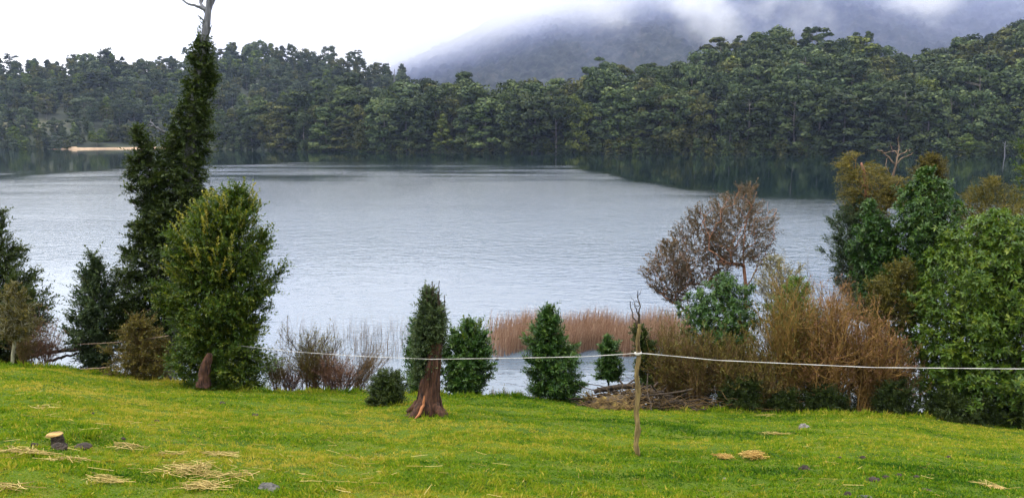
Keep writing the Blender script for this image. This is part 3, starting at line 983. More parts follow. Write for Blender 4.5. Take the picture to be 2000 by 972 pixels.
def plant(name, label, cat, Y, rows, mat, n, length, nleaf, L, Wd, seed, base_u=None, bark='bark_dark', up=.35, jit=.45, spread=.9, gap=0.0, gf=1.6, lump=.30,
          depth=.85, bias=.85, lob=None, fill=.34, rl=.24, limbs=70, stems=1, r_tip=.006, rosette=False, tips=None, tvar=.18, tint0=.5, group=None, twigs=False, stem_path=None, bare=0, base_z=None):
    rng = np.random.default_rng(seed)
    env = Env(rows, Y, depth)
    bu = base_u if base_u is not None else (rows[-1][1] + rows[-1][2]) / 2
    base = ground_at(bu, Y)
    if base_z is not None: base[2] = base_z
    o = thing(name, label, cat, base, group)
    nf = int(n * fill)
    P, O = env.sample(rng, nf, bias, lump, gap, gf, seed, inset=length * .35 + .12 * env.rx.max())
    M_ = lob or int(16 + 26 * min(env.rx.max() * (env.z[-1] - env.z[0]) / 3.0, 3.0))
    P2, O2, bough = lobed(env, rng, n - nf, M_, seed, rl, inset=length * .3)
    P = np.vstack([P, P2]); O = np.vstack([O, O2])
    V, Q, tint, A, B = sprays(rng, P, O, length, nleaf, L, Wd, up, jit, spread, tint0, tvar, rosette)
    ex = None
    if tips:      # young shoots standing out of the crown
        k, zf, tl, tn = tips['n'], tips.get('zf', .6), tips['len'], tips['leaf']
        P2, O2 = env.sample(rng, k * 4, .15, lump, 0, gf, seed + 50, inset=length * .3)
        f = (P2[:, 2] - env.z[0]) / (env.z[-1] - env.z[0])
        sel = np.where((f > zf) & (P2[:, 0] - np.interp(P2[:, 2], env.z, env.cx) < tips.get('xmax', 9)))[0][:k]
        ex = sprays(rng, P2[sel], O2[sel], tl, tn, L, Wd, tips.get('up', 1.6), .25, .7, .5, .2)
    n0 = len(Q)
    if ex:
        V, Q = join([(V, Q), ex[:2]]); tint = np.concatenate([tint, ex[2]])
    cm = mesh('crown', V, Q, M[mat], {'tint': ('FACE', tint)})
    if ex:
        cm.materials.append(M[tips.get('mat', 'tip_leaf')])
        cm.polygons.foreach_set('material_index', (np.arange(len(Q)) >= n0).astype(np.int32))
    link('crown', cm, o)
    parts = []
    sel = rng.permutation(len(A))[:limbs]
    root0 = np.array(stem_path) if stem_path is not None else None
    for s in range(stems):
        sub = sel[s::stems]
        if not len(sub): continue
        if root0 is None:
            b0 = base + np.array([rng.uniform(-.12, .12) * (stems > 1) * stems * .4, rng.uniform(-.1, .1) * (stems > 1), 0])
            top = np.array([np.interp(env.z[0] * .4 + env.z[-1] * .6, env.z, env.cx), Y, env.z[0] * .45 + env.z[-1] * .55]) + rng.standard_normal(3) * .15 * (stems > 1)
            root = np.array([b0 + (top - b0) * f + np.array([rng.uniform(-.04, .04), 0, 0]) for f in (0, .25, .5, .75, 1)])
        else:
            root = root0
        parts.append(grow(root, A[sub], r_tip, rng=rng))
    if twigs:
        parts.append(tubes(np.stack([A, B], 1), np.tile([.006, .003], (len(A), 1)), 3))
    if bare:
        Pb, Ob = env.sample(rng, bare, .1, lump, 0, gf, seed + 9, inset=.05)
        parts.append(grow(np.array([base, (base + Pb.mean(0)) / 2]), Pb + Ob * .12, .003, rng=rng))
    if parts:
        V, Q = join(parts)
        link('trunk' if stems == 1 else 'stems', mesh('trunk', V, Q, M[bark], None, True), o)
    return o


BROAD = dict(length=.26, nleaf=8, L=.135, Wd=.05, rosette=True, up=.15, jit=.5)
SMALL = dict(length=.5, nleaf=20, L=.082, Wd=.040)
FINE = dict(length=.36, nleaf=18, L=.062, Wd=.026)

plant('evergreen_tree', 'dark evergreen tree cut off by the left edge of the photo', 'tree', 23, [(398, -40, 0), (430, -70, 16), (470, -95, 38), (510, -110, 60), (550, -120, 85), (590, -125, 103), (630, -125, 106), (670, -120, 96), (712, -100, 72)],
      'dark_leaf', 3800, seed=1, base_u=-20, limbs=120, lump=.25, **{**SMALL, 'length': .55})
plant('shrubby_tree', 'small lichen-barked tree with thin olive crown at left edge', 'tree', 20.6, [(552, 8, 40), (590, -12, 72), (628, -18, 78), (660, 0, 70)], 'olive_leaf', 420, seed=2, base_u=25, bark='bark_lichen',
      limbs=60, r_tip=.008, gap=.3, gf=2.4, twigs=True, stem_path=[px(24, 716, 20.6), px(25, 690, 20.6), px(29, 664, 20.6), px(30, 640, 20.6), px(38, 600, 20.6)], **{**FINE, 'length': .3})
plant('conifer_shrub', 'grey-green bushy conifer left of the tall leaning tree', 'shrub', 22.4, [(498, 175, 188), (530, 152, 214), (570, 142, 240), (610, 128, 250), (650, 124, 250), (690, 138, 240), (728, 150, 225)], 'grey_leaf', 1500, seed=3,
      base_u=200, limbs=90, gap=.22, lump=.3, **SMALL, tips=dict(n=40, zf=.5, len=.5, leaf=16, up=.9, mat='grey_leaf'))

# --- tall dead-topped leaning tree
rng = np.random.default_rng(31)
base = ground_at(322, 23)
tall = thing('dead_topped_tree', 'tall leaning tree with bare silver top and leafy growth wrapped round its trunk', 'tree', base)
pts = [(322, 750, 15), (338, 640, 14), (352, 520, 13), (362, 400, 12), (372, 280, 11), (384, 180, 9), (394, 110, 8), (402, 60, 7), (407, 20, 6.2), (411, -25, 5), (414, -75, 2.5)]
path = [list(px(u, v, 23)) + [w * 23 / F] for u, v, w in pts]
V, Q = loft(path, 60, 12, .22, .5, 4, 3, 2)
link('trunk', mesh('trunk', V, Q, M['bark_grey'], None, True), tall)


def limb_px(Y, *lines, s=5, thin=1.0):
    parts = []
    for ln_ in lines:
        p = resample([list(px(u, v, Y + dy)) + [w * thin * Y / F] for u, v, dy, w in ln_], 12)
        p[1:-1, :3] += np.random.default_rng(int(ln_[0][0] * 7 + ln_[-1][1])).normal(0, .9 * Y / F, (10, 3))
        parts.append(tubes(p[None, :, :3], p[None, :, 3], s))
    return join(parts)


V, Q = limb_px(23, [(404, 22, 0, 4), (392, 14, -.1, 3), (375, 10, -.2, 2.4), (362, 4, -.3, 2), (350, -4, -.3, 1.6)], [(404, 30, 0, 4), (398, 15, .1, 3), (394, 5, .2, 3), (388, -3, .2, 2), (380, -20, .2, 1.2)],
               [(394, 5, .2, 3), (400, -8, .2, 2), (398, -30, .2, 1)], [(407, 20, 0, 4), (416, 6, .1, 3.4), (422, -8, .1, 2.6), (428, -40, .1, 1)], [(400, 60, 0, 3), (399, 42, -.1, 2), (393, 36, -.2, 1.5), (386, 30, -.2, 1)],
               [(397, 95, 0, 3), (390, 70, 0, 2), (384, 58, 0, 1)], [(401, 75, 0, 2.5), (409, 62, 0, 1.6), (414, 50, 0, 1)])
link('branch', mesh('branch', V, Q, M['bark_grey'], None, True), tall)
V, Q = limb_px(23, [(322, 258, 0, 2.5), (306, 250, -.1, 2.2), (296, 243, -.2, 1.8), (295, 232, -.2, 1.2)], [(302, 248, -.1, 1.6), (290, 244, -.1, .8)])
link('branch', mesh('branch', V, Q, M['bark_grey'], None, True), tall)
# leafy growth on the trunk
V, Q, T_, Ls = [], [], [], []
specs = [([(70, 386, 402), (95, 372, 420), (130, 366, 426), (160, 358, 424), (200, 344, 420), (240, 328, 418), (270, 316, 418), (300, 311, 414), (330, 308, 410), (360, 306, 412), (390, 300, 414), (425, 282, 410)], 1500, .05, 4),
         ([(248, 258, 276), (280, 250, 305), (310, 247, 322), (350, 244, 335), (390, 258, 338), (425, 268, 335)], 520, .30, 5),
         ([(400, 280, 400), (440, 258, 400), (480, 242, 400), (520, 228, 400), (560, 222, 400), (600, 220, 390), (640, 222, 380), (700, 235, 360)], 2500, .08, 6)]
for rows, k, gp, sd in specs:
    env = Env(rows, 23, .9)
    P, O = env.sample(rng, k // 2, .8, .3, gp, 2.2, sd, inset=.16)
    P2, O2, _b = lobed(env, rng, k, {4: 46, 5: 22, 6: 44}[sd], sd, .26, .35, .1)
    P = np.vstack([P, P2]); O = np.vstack([O, O2])
    v_, q_, t_, A, B = sprays(rng, P, O, .40, 20, .085, .045, .1, .6, .9, .42)
    V.append((v_, q_)); T_.append(t_); Ls.append(A[rng.permutation(len(A))[:90]])
v_, q_ = join(V)
link('crown', mesh('crown', v_, q_, M['dark_leaf'], {'tint': ('FACE', np.concatenate(T_))}), tall)
v_, q_ = grow(np.array([p[:3] for p in path[:8]]), np.concatenate(Ls), .005, rng=rng, rmax=.05)
link('branches', mesh('branches', v_, q_, M['bark_dark'], None, True), tall)
# sparse grey lichen tufts on the bare top
env = Env([(40, 388, 400), (70, 384, 406), (100, 376, 414), (125, 376, 416)], 23, .9)
P, O = env.sample(rng, 70, .5, .3, .3, 3, 8)
v_, q_, t_, A, B = sprays(rng, P, O, .3, 12, .07, .035, .1, .7)
link('lichen', mesh('lichen', v_, q_, M['grey_leaf'], {'tint': ('FACE', t_)}), tall)

plant('big_shrub', 'large bright green shrub tree with yellow upper shoots in front of the leaning tree', 'shrub', 19.3,
      [(368, 445, 488), (400, 375, 515), (440, 338, 528), (480, 322, 540), (520, 314, 545), (560, 314, 540), (600, 314, 528), (640, 318, 528), (680, 325, 530), (720, 335, 530), (748, 358, 526), (764, 440, 516)],
      'bright_leaf', 5600, seed=4, base_u=432, limbs=160, stems=3, lump=.30, gap=.10, gf=1.7, **{**SMALL, 'length': .55, 'L': .078, 'Wd': .038}, tips=dict(n=120, zf=.6, len=.62, leaf=22, up=1.5, xmax=.75), r_tip=.005)
plant('olive_thicket', 'tangled olive-brown bush at the foot of the leaning tree', 'shrub', 20.8, [(618, 255, 275), (640, 228, 330), (670, 208, 340), (700, 200, 345), (738, 195, 345)], 'olive_leaf', 900, seed=5, base_u=275, bark='twig_brown', limbs=160,
      stems=4, gap=.25, gf=2.5, twigs=True, **FINE, r_tip=.004)


def stalks(rng, base, H, Wx, Wy, n, lean=(0, 0), K=6, side=7, r=.012, sl=.35, tert=0, low=.0):
    """Many-stemmed shrub of bare twigs fanning up from its base."""
    t = np.linspace(0, 1, K)[None, :, None]
    a = rng.uniform(0, 2 * np.pi, n); rr = np.sqrt(rng.random(n))
    end = np.stack([np.cos(a) * rr * Wx + lean[0], np.sin(a) * rr * Wy + lean[1], H * (1 - .35 * rr ** 2) * rng.uniform(.62, 1.05, n)], -1)
    b0 = np.stack([rng.normal(0, Wx * .22, n), rng.normal(0, Wy * .2, n), np.zeros(n)], -1)
    hor = np.array([1, 1, 0]); ver = np.array([0, 0, 1])
    P = b0[:, None] + (end - b0)[:, None] * (hor * t ** 1.5 + ver * t) + rng.normal(0, .025 * H, (n, K, 3)) * t
    R = r * rng.uniform(.6, 1.2, (n, 1)) * (1 - .75 * t[..., 0])
    parts = [tubes(P + base, R, 4)]
    tips = [P[:, -1] + base]
    cur, cr = P, r
    ln = sl * H
    for lev in range(1 + tert):
        m_ = side if lev == 0 else 3
        N, KK = cur.shape[:2]
        i = np.repeat(np.arange(N), m_)
        f = rng.uniform(.32, .97, N * m_) * (KK - 1)
        k0 = np.minimum(f.astype(int), KK - 2); ff = (f - k0)[:, None]
        S = cur[i, k0] * (1 - ff) + cur[i, k0 + 1] * ff
        D = norm(norm(cur[i, k0 + 1] - cur[i, k0]) + .55 * rng.standard_normal((N * m_, 3)) + np.array([0, 0, .25]))
        ll = ln * rng.uniform(.4, 1.1, N * m_)[:, None]
        mid = S + D * ll * .5 + rng.normal(0, .04, (N * m_, 3)) * ll
        E = S + D * ll + np.array([0, 0, .12]) * ll
        Pn = np.stack([S, mid, E], 1)
        cr = cr * .5
        parts.append(tubes(Pn + base, np.tile([cr, cr * .7, cr * .35], (N * m_, 1)), 3))
        tips.append(E + base)
        cur = Pn; ln *= .5
    V, Q = join(parts)
    return V, Q, np.concatenate(tips)


def twig_shrub(name, label, u, Y, vtop, w, n, mat, seed, leaf=None, nl=0, lean=0, side=7, r=.012, tert=1, depth=.8, group=None, sl=.3, L=.035, Wd=.016, nleaf=5):
    rng = np.random.default_rng(seed)
    b0 = ground_at(u, Y)
    H = float(px(u, vtop, Y)[2] - b0[2])
    o = thing(name, label, 'shrub', b0, group)
    V, Q, tips = stalks(rng, b0, H, w * Y / F, w * Y / F * depth, n, (lean * Y / F, 0), side=side, r=r, tert=tert, sl=sl)
    link('stems', mesh('stems', V, Q, M[mat], None, True), o)
    if leaf:
        tp = tips[rng.permutation(len(tips))[:nl]]
        v_, q_, t_, A, B = sprays(rng, tp, norm(rng.standard_normal((len(tp), 3)) * .5 + np.array([0, 0, .8])), .14, nleaf, L, Wd, .3, .3)
        link('leaves', mesh('leaves', v_, q_, M[leaf], {'tint': ('FACE', t_)}), o)
    return o


twig_shrub('twiggy_shrub', 'reddish bare twigs by the water beside the left evergreen', 92, 21.6, 622, 34, 26, 'twig_red', 61, 'rust_leaf', 260, tert=1)
twig_shrub('twiggy_shrub', 'olive-brown bare shrub under the left evergreen', 55, 21.2, 640, 40, 22, 'twig_brown', 62, 'olive_leaf', 300)
twig_shrub('bare_shrub', 'sparse bare-branched shrub with tufted tips right of the big bright shrub', 618, 20.9, 648, 78, 30, 'twig_grey', 63, 'olive_leaf', 420, r=.019, side=6, depth=.6, L=.06, Wd=.025)
twig_shrub('rusty_bush', 'low rusty red bush under the bare-branched shrub', 655, 20.6, 700, 36, 34, 'twig_red', 64, 'rust_leaf', 900, sl=.35)
twig_shrub('rusty_bush', 'small red-brown scrub between the big bright shrub and the bare one', 565, 20.6, 722, 26, 26, 'twig_red', 65, 'rust_leaf', 350, sl=.35)
twig_shrub('olive_bush', 'olive-green centre bush among bare branches', 612, 20.8, 672, 30, 30, 'twig_brown', 66, 'olive_leaf', 1000)
twig_shrub('leaning_twigs', 'bare brown twig clump leaning right behind the round dark bush', 690, 21.6, 672, 36, 40, 'twig_brown', 67, None, 0, lean=48, side=6)
twig_shrub('leaning_twigs', 'few dark bare stems leaning right over the water edge', 668, 21.2, 690, 20, 14, 'twig_grey', 68, None, 0, lean=50, side=3, r=.016)
twig_shrub('olive_bush', 'small brown-green scrub at the right foot of the big bright shrub', 540, 20.4, 690, 18, 22, 'twig_brown', 69, 'olive_leaf', 500)

plant('round_bush', 'low round dark bush beside the broken stump', 'bush', 17.1, [(724, 738, 775), (740, 722, 790), (758, 713, 797), (780, 713, 797), (796, 724, 788)], 'dark_leaf', 1300, length=.26, nleaf=16, L=.05, Wd=.022, seed=7, base_u=755, bark='bark_dark',
      limbs=60, stems=3, lump=.12, jit=.3, bias=.4, tint0=.42, r_tip=.004)
plant('leafy_bush', 'dark green bush standing directly behind the broken stump', 'bush', 21.2, [(628, 798, 842), (660, 788, 856), (700, 786, 868), (740, 784, 868), (770, 794, 856)], 'glossy_leaf', 1050, seed=8, base_u=826, limbs=60, lump=.22, gap=.12, **{**SMALL, 'length': .4})
plant('leafy_bush', 'spiky-topped green bush right of the broken stump', 'bush', 21.0, [(628, 905, 930), (650, 876, 954), (690, 860, 966), (730, 858, 960), (770, 866, 944)], 'glossy_leaf', 1500, seed=9, base_u=905, limbs=80, lump=.26, **{**SMALL, 'length': .42},
      tips=dict(n=26, zf=.7, len=.6, leaf=20, up=1.8, mat='bright_leaf'))
plant('leafy_bush', 'tall cone-shaped green bush in front of the red reeds', 'bush', 21.0, [(598, 1066, 1078), (620, 1040, 1096), (650, 1026, 1112), (690, 1021, 1136), (730, 1024, 1143), (770, 1036, 1138)], 'glossy_leaf', 1700, seed=10, base_u=1085, limbs=110, lump=.24, stems=2,
      **{**SMALL, 'L': .09, 'Wd': .034, 'length': .4}, tips=dict(n=24, zf=.7, len=.5, leaf=16, up=1.8, mat='glossy_leaf'))
plant('leafy_bush', 'small green bush in shallow water just left of the post', 'bush', 23.2, [(656, 1178, 1196), (680, 1163, 1214), (712, 1159, 1220), (738, 1166, 1212)], 'glossy_leaf', 520, seed=12, base_u=1190, limbs=40, **{**SMALL, 'L': .09, 'Wd': .034, 'length': .34})
plant('leafy_bush', 'dark bush behind the post above the brush pile', 'bush', 21.6, [(640, 1228, 1262), (690, 1240, 1288), (730, 1236, 1300), (768, 1240, 1300)], 'dark_leaf', 620, seed=13, base_u=1268, limbs=50, gap=.2, **{**SMALL, 'length': .36})

# --- broken stump with regrowth
Ys = 14.7
base = ground_at(835, Ys, 0)
st = thing('broken_stump', 'broken red-barked tree stump with flared roots and leafy regrowth', 'tree', base)
pts = [(836, 828, 36), (836, 800, 27), (838, 770, 21), (843, 735, 16.5), (848, 700, 13), (853, 665, 9.5), (857, 630, 6.5), (859, 605, 3.5), (860, 588, 1.5)]
V, Q = loft([list(px(u, v, Ys)) + [w * Ys / F] for u, v, w in pts], 90, 48, .5, .6, 5, 2, 1.0)
V[:, 1] = Ys + (V[:, 1] - Ys) * .9
rs_ = np.random.default_rng(72); strips = []          # loose shredded bark along the trunk
for k in range(90):
    a_ = rs_.uniform(0, 6.28); v0 = rs_.uniform(660, 815); ll = rs_.uniform(18, 60); vv = np.linspace(v0, max(v0 - ll, 600), 5)
    uc = np.interp(vv, [580, 600, 630, 665, 700, 735, 770, 800, 828], [860, 859, 857, 853, 847, 842, 838, 836, 836]); rc = np.interp(vv, [580, 600, 630, 665, 700, 735, 770, 800, 828], [1, 3, 6.5, 9.5, 13, 16.5, 21, 28, 40])
    lift = np.array([1.0, 1.02, 1.04, 1.08, 1.16]) + rs_.uniform(-.03, .03)
    pts_ = np.array([px(u, v, Ys) + np.array([np.cos(a_) * r * q, np.sin(a_) * r * q * .9, 0]) * np.array([Ys / F, Ys / F, 1]) for u, v, r, q in zip(uc, vv, rc, lift)])
    strips.append(pts_)
strips = np.array(strips)
V, Q = join([(V, Q), tubes(strips, np.full(strips.shape[:2], .010) * np.array([.6, 1, 1, .8, .25]), 4)])
link('trunk', mesh('trunk', V, Q, M['bark_red'], None, True), st)
for ln_ in ([(822, 790, -.2, 10), (812, 808, -.3, 9), (803, 818, -.4, 7), (796, 824, -.45, 4)], [(850, 790, -.1, 9), (858, 806, -.2, 8), (864, 818, -.25, 5), (868, 824, -.25, 3)], [(818, 785, .1, 8), (804, 798, .15, 6), (796, 803, .2, 4)]):
    p = resample([list(px(u, v, Ys + dy)) + [w * Ys / F] for u, v, dy, w in ln_], 14)
    v_, q_ = loft(p, 16, 10, .3, 0, 3, 5)
    link('root', mesh('root', v_, q_, M['bark_red'], None, True), st)
m, n, l, b = new_mat('fresh_split_wood')
b.inputs['Base Color'].default_value = (.27, .10, .035, 1); b.inputs['Roughness'].default_value = .8
M['split'] = m
v_, q_ = limb_px(Ys - .31, [(829, 772, 0, 1.5), (827, 786, 0, 3), (824, 800, -.06, 3.5), (816, 812, -.14, 3), (810, 818, -.17, 1.5)])
link('bare_wood', mesh('bare_wood', v_, q_, M['split'], None, True), st)
rng = np.random.default_rng(71)
dead = []
for k in range(16):
    u0 = rng.uniform(842, 862); v0 = rng.uniform(640, 720)
    dead.append([(u0, v0, rng.uniform(-.12, .12), 2.2), (u0 + rng.uniform(-4, 6), v0 - 30, rng.uniform(-.15, .1), 1.6), (u0 + rng.uniform(-5, 9), v0 - rng.uniform(50, 100), rng.uniform(-.15, .1), .7)])
dead += [[(834, 590, 0, 1.5), (833, 575, 0, 1.2), (833, 558, 0, .6)], [(858, 620, -.1, 1.6), (862, 600, -.1, 1.2), (863, 588, -.1, .5)]]
v_, q_ = limb_px(Ys, *dead)
link('dead_twigs', mesh('dead_twigs', v_, q_, M['bark_dark'], None, True), st)
V, T_ = [], []
for rows, k, yy in (([(566, 826, 848), (590, 818, 862), (620, 812, 872), (660, 806, 874), (702, 806, 858), (748, 810, 840)], 1350, Ys + .12), ([(600, 836, 866), (630, 830, 870), (668, 836, 868)], 130, Ys - .14)):
    env = Env(rows, yy, .8)
    P, O = env.sample(rng, k, .55, .25, .1, 3, 5, inset=.06)
    v_, q_, t_, A, B = sprays(rng, P, O, .26, 16, .052, .024, .8, .45)
    V.append((v_, q_)); T_.append(t_)
v_, q_ = join(V)
link('regrowth', mesh('regrowth', v_, q_, M['grey_leaf'], {'tint': ('FACE', np.clip(np.concatenate(T_) + .12, 0, 1))}), st)

# --- small red-brown stump in front of the big shrub
base = ground_at(400, 18.3, .02)
rs = thing('stump', 'short red-brown stump against the foot of the big bright shrub', 'stump', base)
v_, q_ = loft([list(px(u, v, 18.3)) + [w * 18.3 / F] for u, v, w in [(397, 752, 14), (399, 735, 11), (402, 715, 10), (407, 700, 8), (409, 690, 5)]], 26, 16, .4, .4, 4, 8)
link('trunk', mesh('trunk', v_, q_, M['bark_red'], None, True), rs)

# --- right-hand group
plant('leafy_shrub', 'glossy green shrub below the cinnamon-barked trees', 'shrub', 22.3, [(538, 1385, 1440), (570, 1348, 1474), (600, 1332, 1488), (640, 1326, 1490), (690, 1340, 1480), (760, 1360, 1470)], 'glossy_leaf', 2600, seed=14, base_u=1410, limbs=110, stems=3, lump=.2,
      **{**BROAD, 'L': .12, 'Wd': .042})


def cinnamon(label, Y, root_px, rows, n, seed, k=150, leaf='myrtle_leaf'):
    rng = np.random.default_rng(seed)
    root = [px(u, v, Y) for u, v in root_px]
    g = ground_at(root_px[0][0], Y); g[2] = max(g[2], -.3)
    root = [np.array([root[0][0], Y, g[2]])] + root
    o = thing('cinnamon_tree', label, 'tree', root[0])
    env = Env(rows, Y, .8)
    P, O = env.sample(rng, k, .75, .2, .0, 2, seed)
    v_, q_ = grow(np.array(root), P, .0048, .5, 4, -.06, .025, rng)
    vt_, qt_ = v_, q_
    Pt, Ot = env.sample(rng, int(n * 1.9), .7, .3, .33, 2.4, seed + 3, inset=.05)
    v_, q_, t_, A, B = sprays(rng, Pt, Ot, .36, 14, .07, .030, .7, .45)
    link('crown', mesh('crown', v_, q_, M[leaf], {'tint': ('FACE', t_)}), o)
    sel = rng.permutation(len(A))[:260]
    v_, q_ = grow(P[np.argsort(P[:, 2])], A[sel], .0028, .3, 2, 0, .05, rng, None, False)
    nt_ = len(qt_); v_, q_ = join([(vt_, qt_), (v_, q_)])
    tm_ = mesh('trunk', v_, q_, M['bark_orange'], None, True); tm_.materials.append(M['twig_red'])
    tm_.polygons.foreach_set('material_index', (np.arange(len(q_)) >= nt_).astype(np.int32))
    link('trunk', tm_, o)
    return o


cinnamon('cinnamon-barked tree with the tallest reddish airy crown over the lake', 25.2, [(1456, 600), (1457, 560), (1453, 520), (1452, 490), (1455, 450)],
         [(362, 1452, 1478), (390, 1388, 1500), (430, 1372, 1514), (475, 1375, 1518), (515, 1392, 1508)], 620, 15)
cinnamon('multi-stemmed cinnamon tree with ragged brownish crown left of the tallest one', 25.8, [(1418, 620), (1400, 560), (1385, 520), (1370, 480)],
         [(404, 1350, 1394), (440, 1326, 1412), (475, 1300, 1425), (515, 1294, 1430), (560, 1326, 1430)], 560, 16, 130)
cinnamon('low cinnamon tree leaning left over the water with sparse grey leaves', 25.0, [(1346, 620), (1343, 580), (1335, 552), (1325, 530), (1305, 515)],
         [(472, 1292, 1325), (500, 1266, 1345), (535, 1254, 1350), (562, 1268, 1345), (592, 1310, 1335)], 340, 17, 90)
plant('flowering_shrub', 'pale cream-leaved shrub between the cinnamon trees and the lake gap', 'shrub', 23.8, [(500, 1490, 1520), (525, 1472, 1575), (560, 1470, 1598), (600, 1478, 1600), (660, 1490, 1590)], 'pale_leaf', 950, seed=18, base_u=1530, bark='twig_grey', limbs=150,
      stems=4, gap=.28, gf=2.4, twigs=True, **{**FINE, 'L': .055, 'Wd': .026}, bare=60)
plant('leafy_shrub', 'yellow-green shrub in front of the pale cream one', 'shrub', 22.4, [(540, 1545, 1575), (570, 1515, 1592), (610, 1500, 1600), (680, 1500, 1600)], 'lime_leaf', 800, seed=19, base_u=1550, limbs=60, gap=.15, **{**FINE, 'L': .06, 'Wd': .024})
TH = 'brown twig shrubs of the lakeside thicket'
for i, (u, Y, vt, w, nn_, mt, lf, nl, lab) in enumerate([
        (1305, 21.4, 628, 38, 40, 'twig_brown', 'olive_leaf', 700, 'olive-brown twig shrub just right of the post'),
        (1362, 21.0, 640, 44, 46, 'twig_brown', 'olive_leaf', 500, 'brown twig shrub below the glossy green one'),
        (1432, 20.8, 655, 44, 44, 'twig_brown', 'olive_leaf', 700, 'olive twig shrub below the tallest cinnamon tree'),
        (1530, 21.2, 566, 64, 62, 'twig_orange', 'olive_leaf', 1700, 'tall olive-orange twig shrub in the middle of the thicket'),
        (1618, 21.0, 572, 70, 80, 'twig_orange', 'rust_leaf', 1300, 'largest orange-brown twig shrub, fanned and bare'),
        (1700, 20.9, 612, 56, 60, 'twig_orange', 'rust_leaf', 800, 'orange-brown twig shrub touching the big broadleaf bush'),
        (1480, 20.6, 690, 40, 40, 'twig_brown', 'olive_leaf', 500, 'low brown twig shrub at the lawn edge'),
        (1745, 20.8, 655, 36, 36, 'twig_brown', 'rust_leaf', 300, 'small brown twig shrub half under the big broadleaf bush')]):
    twig_shrub('twig_shrub', lab, u, Y, vt, w * 1.1, int(nn_ * 1.45), mt, 200 + i, lf, int(nl * 1.9), tert=1, side=8, r=.020, sl=.22, group=TH, L=.055, Wd=.022)
plant('rounded_tree', 'dark fine-leaved tree with rounded left side above the lake gap', 'tree', 26.0, [(388, 1650, 1700), (420, 1620, 1720), (460, 1607, 1730), (510, 1608, 1735), (560, 1625, 1735), (620, 1640, 1720)], 'grey_leaf', 3000, seed=21, base_u=1680, limbs=90, tint0=.35, **FINE,
      base_z=-.2)
twig_shrub('spindly_shrub', 'thin grey half-bare sapling at the edge of the lake gap', 1622, 24.2, 468, 30, 14, 'twig_grey', 220, 'grey_leaf', 350, side=8, r=.016)
plant('broadleaf_tree', 'dark glossy broadleaf tree below the dead snag', 'tree', 24.4, [(398, 1690, 1712), (435, 1668, 1742), (490, 1660, 1764), (550, 1658, 1764), (620, 1670, 1750)], 'glossy_leaf', 1900, seed=22, base_u=1710, limbs=90, **BROAD, tint0=.42, base_z=.1)
plant('broadleaf_tree', 'glossy broadleaf tree with pointed top right of the dead snag', 'tree', 23.8, [(336, 1795, 1815), (355, 1770, 1845), (395, 1748, 1878), (445, 1730, 1882), (500, 1732, 1870), (560, 1740, 1840), (620, 1750, 1830)], 'glossy_leaf', 2900, seed=23, base_u=1800, limbs=110, **BROAD,
      base_z=.2, tint0=.55)

# --- dead snag with orange-brown twig mass
Yd = 26.2
rng = np.random.default_rng(81)
base = ground_at(1712, Yd); base[2] = -.1
sn = thing('dead_snag', 'orange-brown half-dead tree with bleached bare top rising above the broadleaf trees', 'tree', base)
v_, q_ = loft([list(base) + [.16]] + [list(px(u, v, Yd)) + [w * Yd / F] for u, v, w in [(1706, 520, 8), (1700, 470, 7), (1694, 430, 6), (1696, 390, 5), (1690, 350, 4), (1682, 318, 2)]], 40, 10, .25, .3, 4, 3, 2)
link('trunk', mesh('trunk', v_, q_, M['bark_orange'], None, True), sn)
v_, q_ = limb_px(Yd, [(1700, 470, 0, 6), (1722, 430, .1, 5), (1738, 390, .1, 4.5), (1743, 350, .1, 4.2), (1748, 322, .1, 3.6), (1752, 300, .1, 2), (1757, 284, .1, 1)], [(1748, 320, .1, 3), (1735, 305, 0, 2.2), (1722, 298, -.1, 1.6), (1713, 292, -.1, 1)],
               [(1750, 308, .1, 2.4), (1765, 298, .2, 1.8), (1780, 292, .3, 1)], [(1748, 322, .1, 2.4), (1762, 310, 0, 1.8), (1774, 303, -.1, 1.2), (1784, 298, -.1, .7)], [(1752, 300, .1, 1.6), (1742, 290, .2, 1.2), (1738, 280, .2, .6)],
               [(1735, 305, 0, 1.6), (1728, 320, 0, 1.2), (1738, 340, 0, 1)], [(1722, 298, -.1, 1.4), (1735, 296, 0, 1), (1760, 294, .1, .8)], [(1757, 290, .1, 1), (1753, 275, .1, .6), (1757, 262, .1, .4)], thin=.55)
link('bare_top', mesh('bare_top', v_, q_, M['dead_wood'], None, True), sn)
V, T_, AA = [], [], []
for rows, k in (([(296, 1655, 1695), (318, 1632, 1712), (345, 1640, 1738), (385, 1645, 1742), (430, 1660, 1740)], 1000), ([(345, 1715, 1775), (370, 1725, 1780), (400, 1720, 1770)], 260)):
    env = Env(rows, Yd, .8)
    P, O = env.sample(rng, k, .6, .35, .34, 2.6, 12, inset=.1)
    v_, q_, t_, A, B = sprays(rng, P, O * np.array([1.6, 1.6, .3]), .40, 14, .07, .030, .1, .5, .9, .62)
    V.append((v_, q_)); T_.append(t_); AA.append(A[rng.permutation(len(A))[:150]])
v_, q_ = join(V)
link('crown', mesh('crown', v_, q_, M['olive_leaf'], {'tint': ('FACE', np.concatenate(T_))}), sn)
v_, q_ = grow(np.array([px(u, v, Yd) for u, v in [(1700, 470), (1694, 430), (1696, 390), (1690, 350)]]), np.concatenate(AA), .006, .42, 3, -.04, .06, rng, .06)
link('branches', mesh('branches', v_, q_, M['twig_orange'], None, True), sn)
plant('flat_topped_tree', 'flat-topped olive tree crown rising behind the pointed broadleaf tree', 'tree', 27.0, [(303, 1805, 1835), (318, 1785, 1852), (335, 1782, 1856), (352, 1800, 1850), (400, 1800, 1850)], 'olive_leaf', 1000, seed=24, base_u=1830, gap=.15, gf=1.4, limbs=60,
      up=.1, **{**FINE}, base_z=-.2, twigs=True)
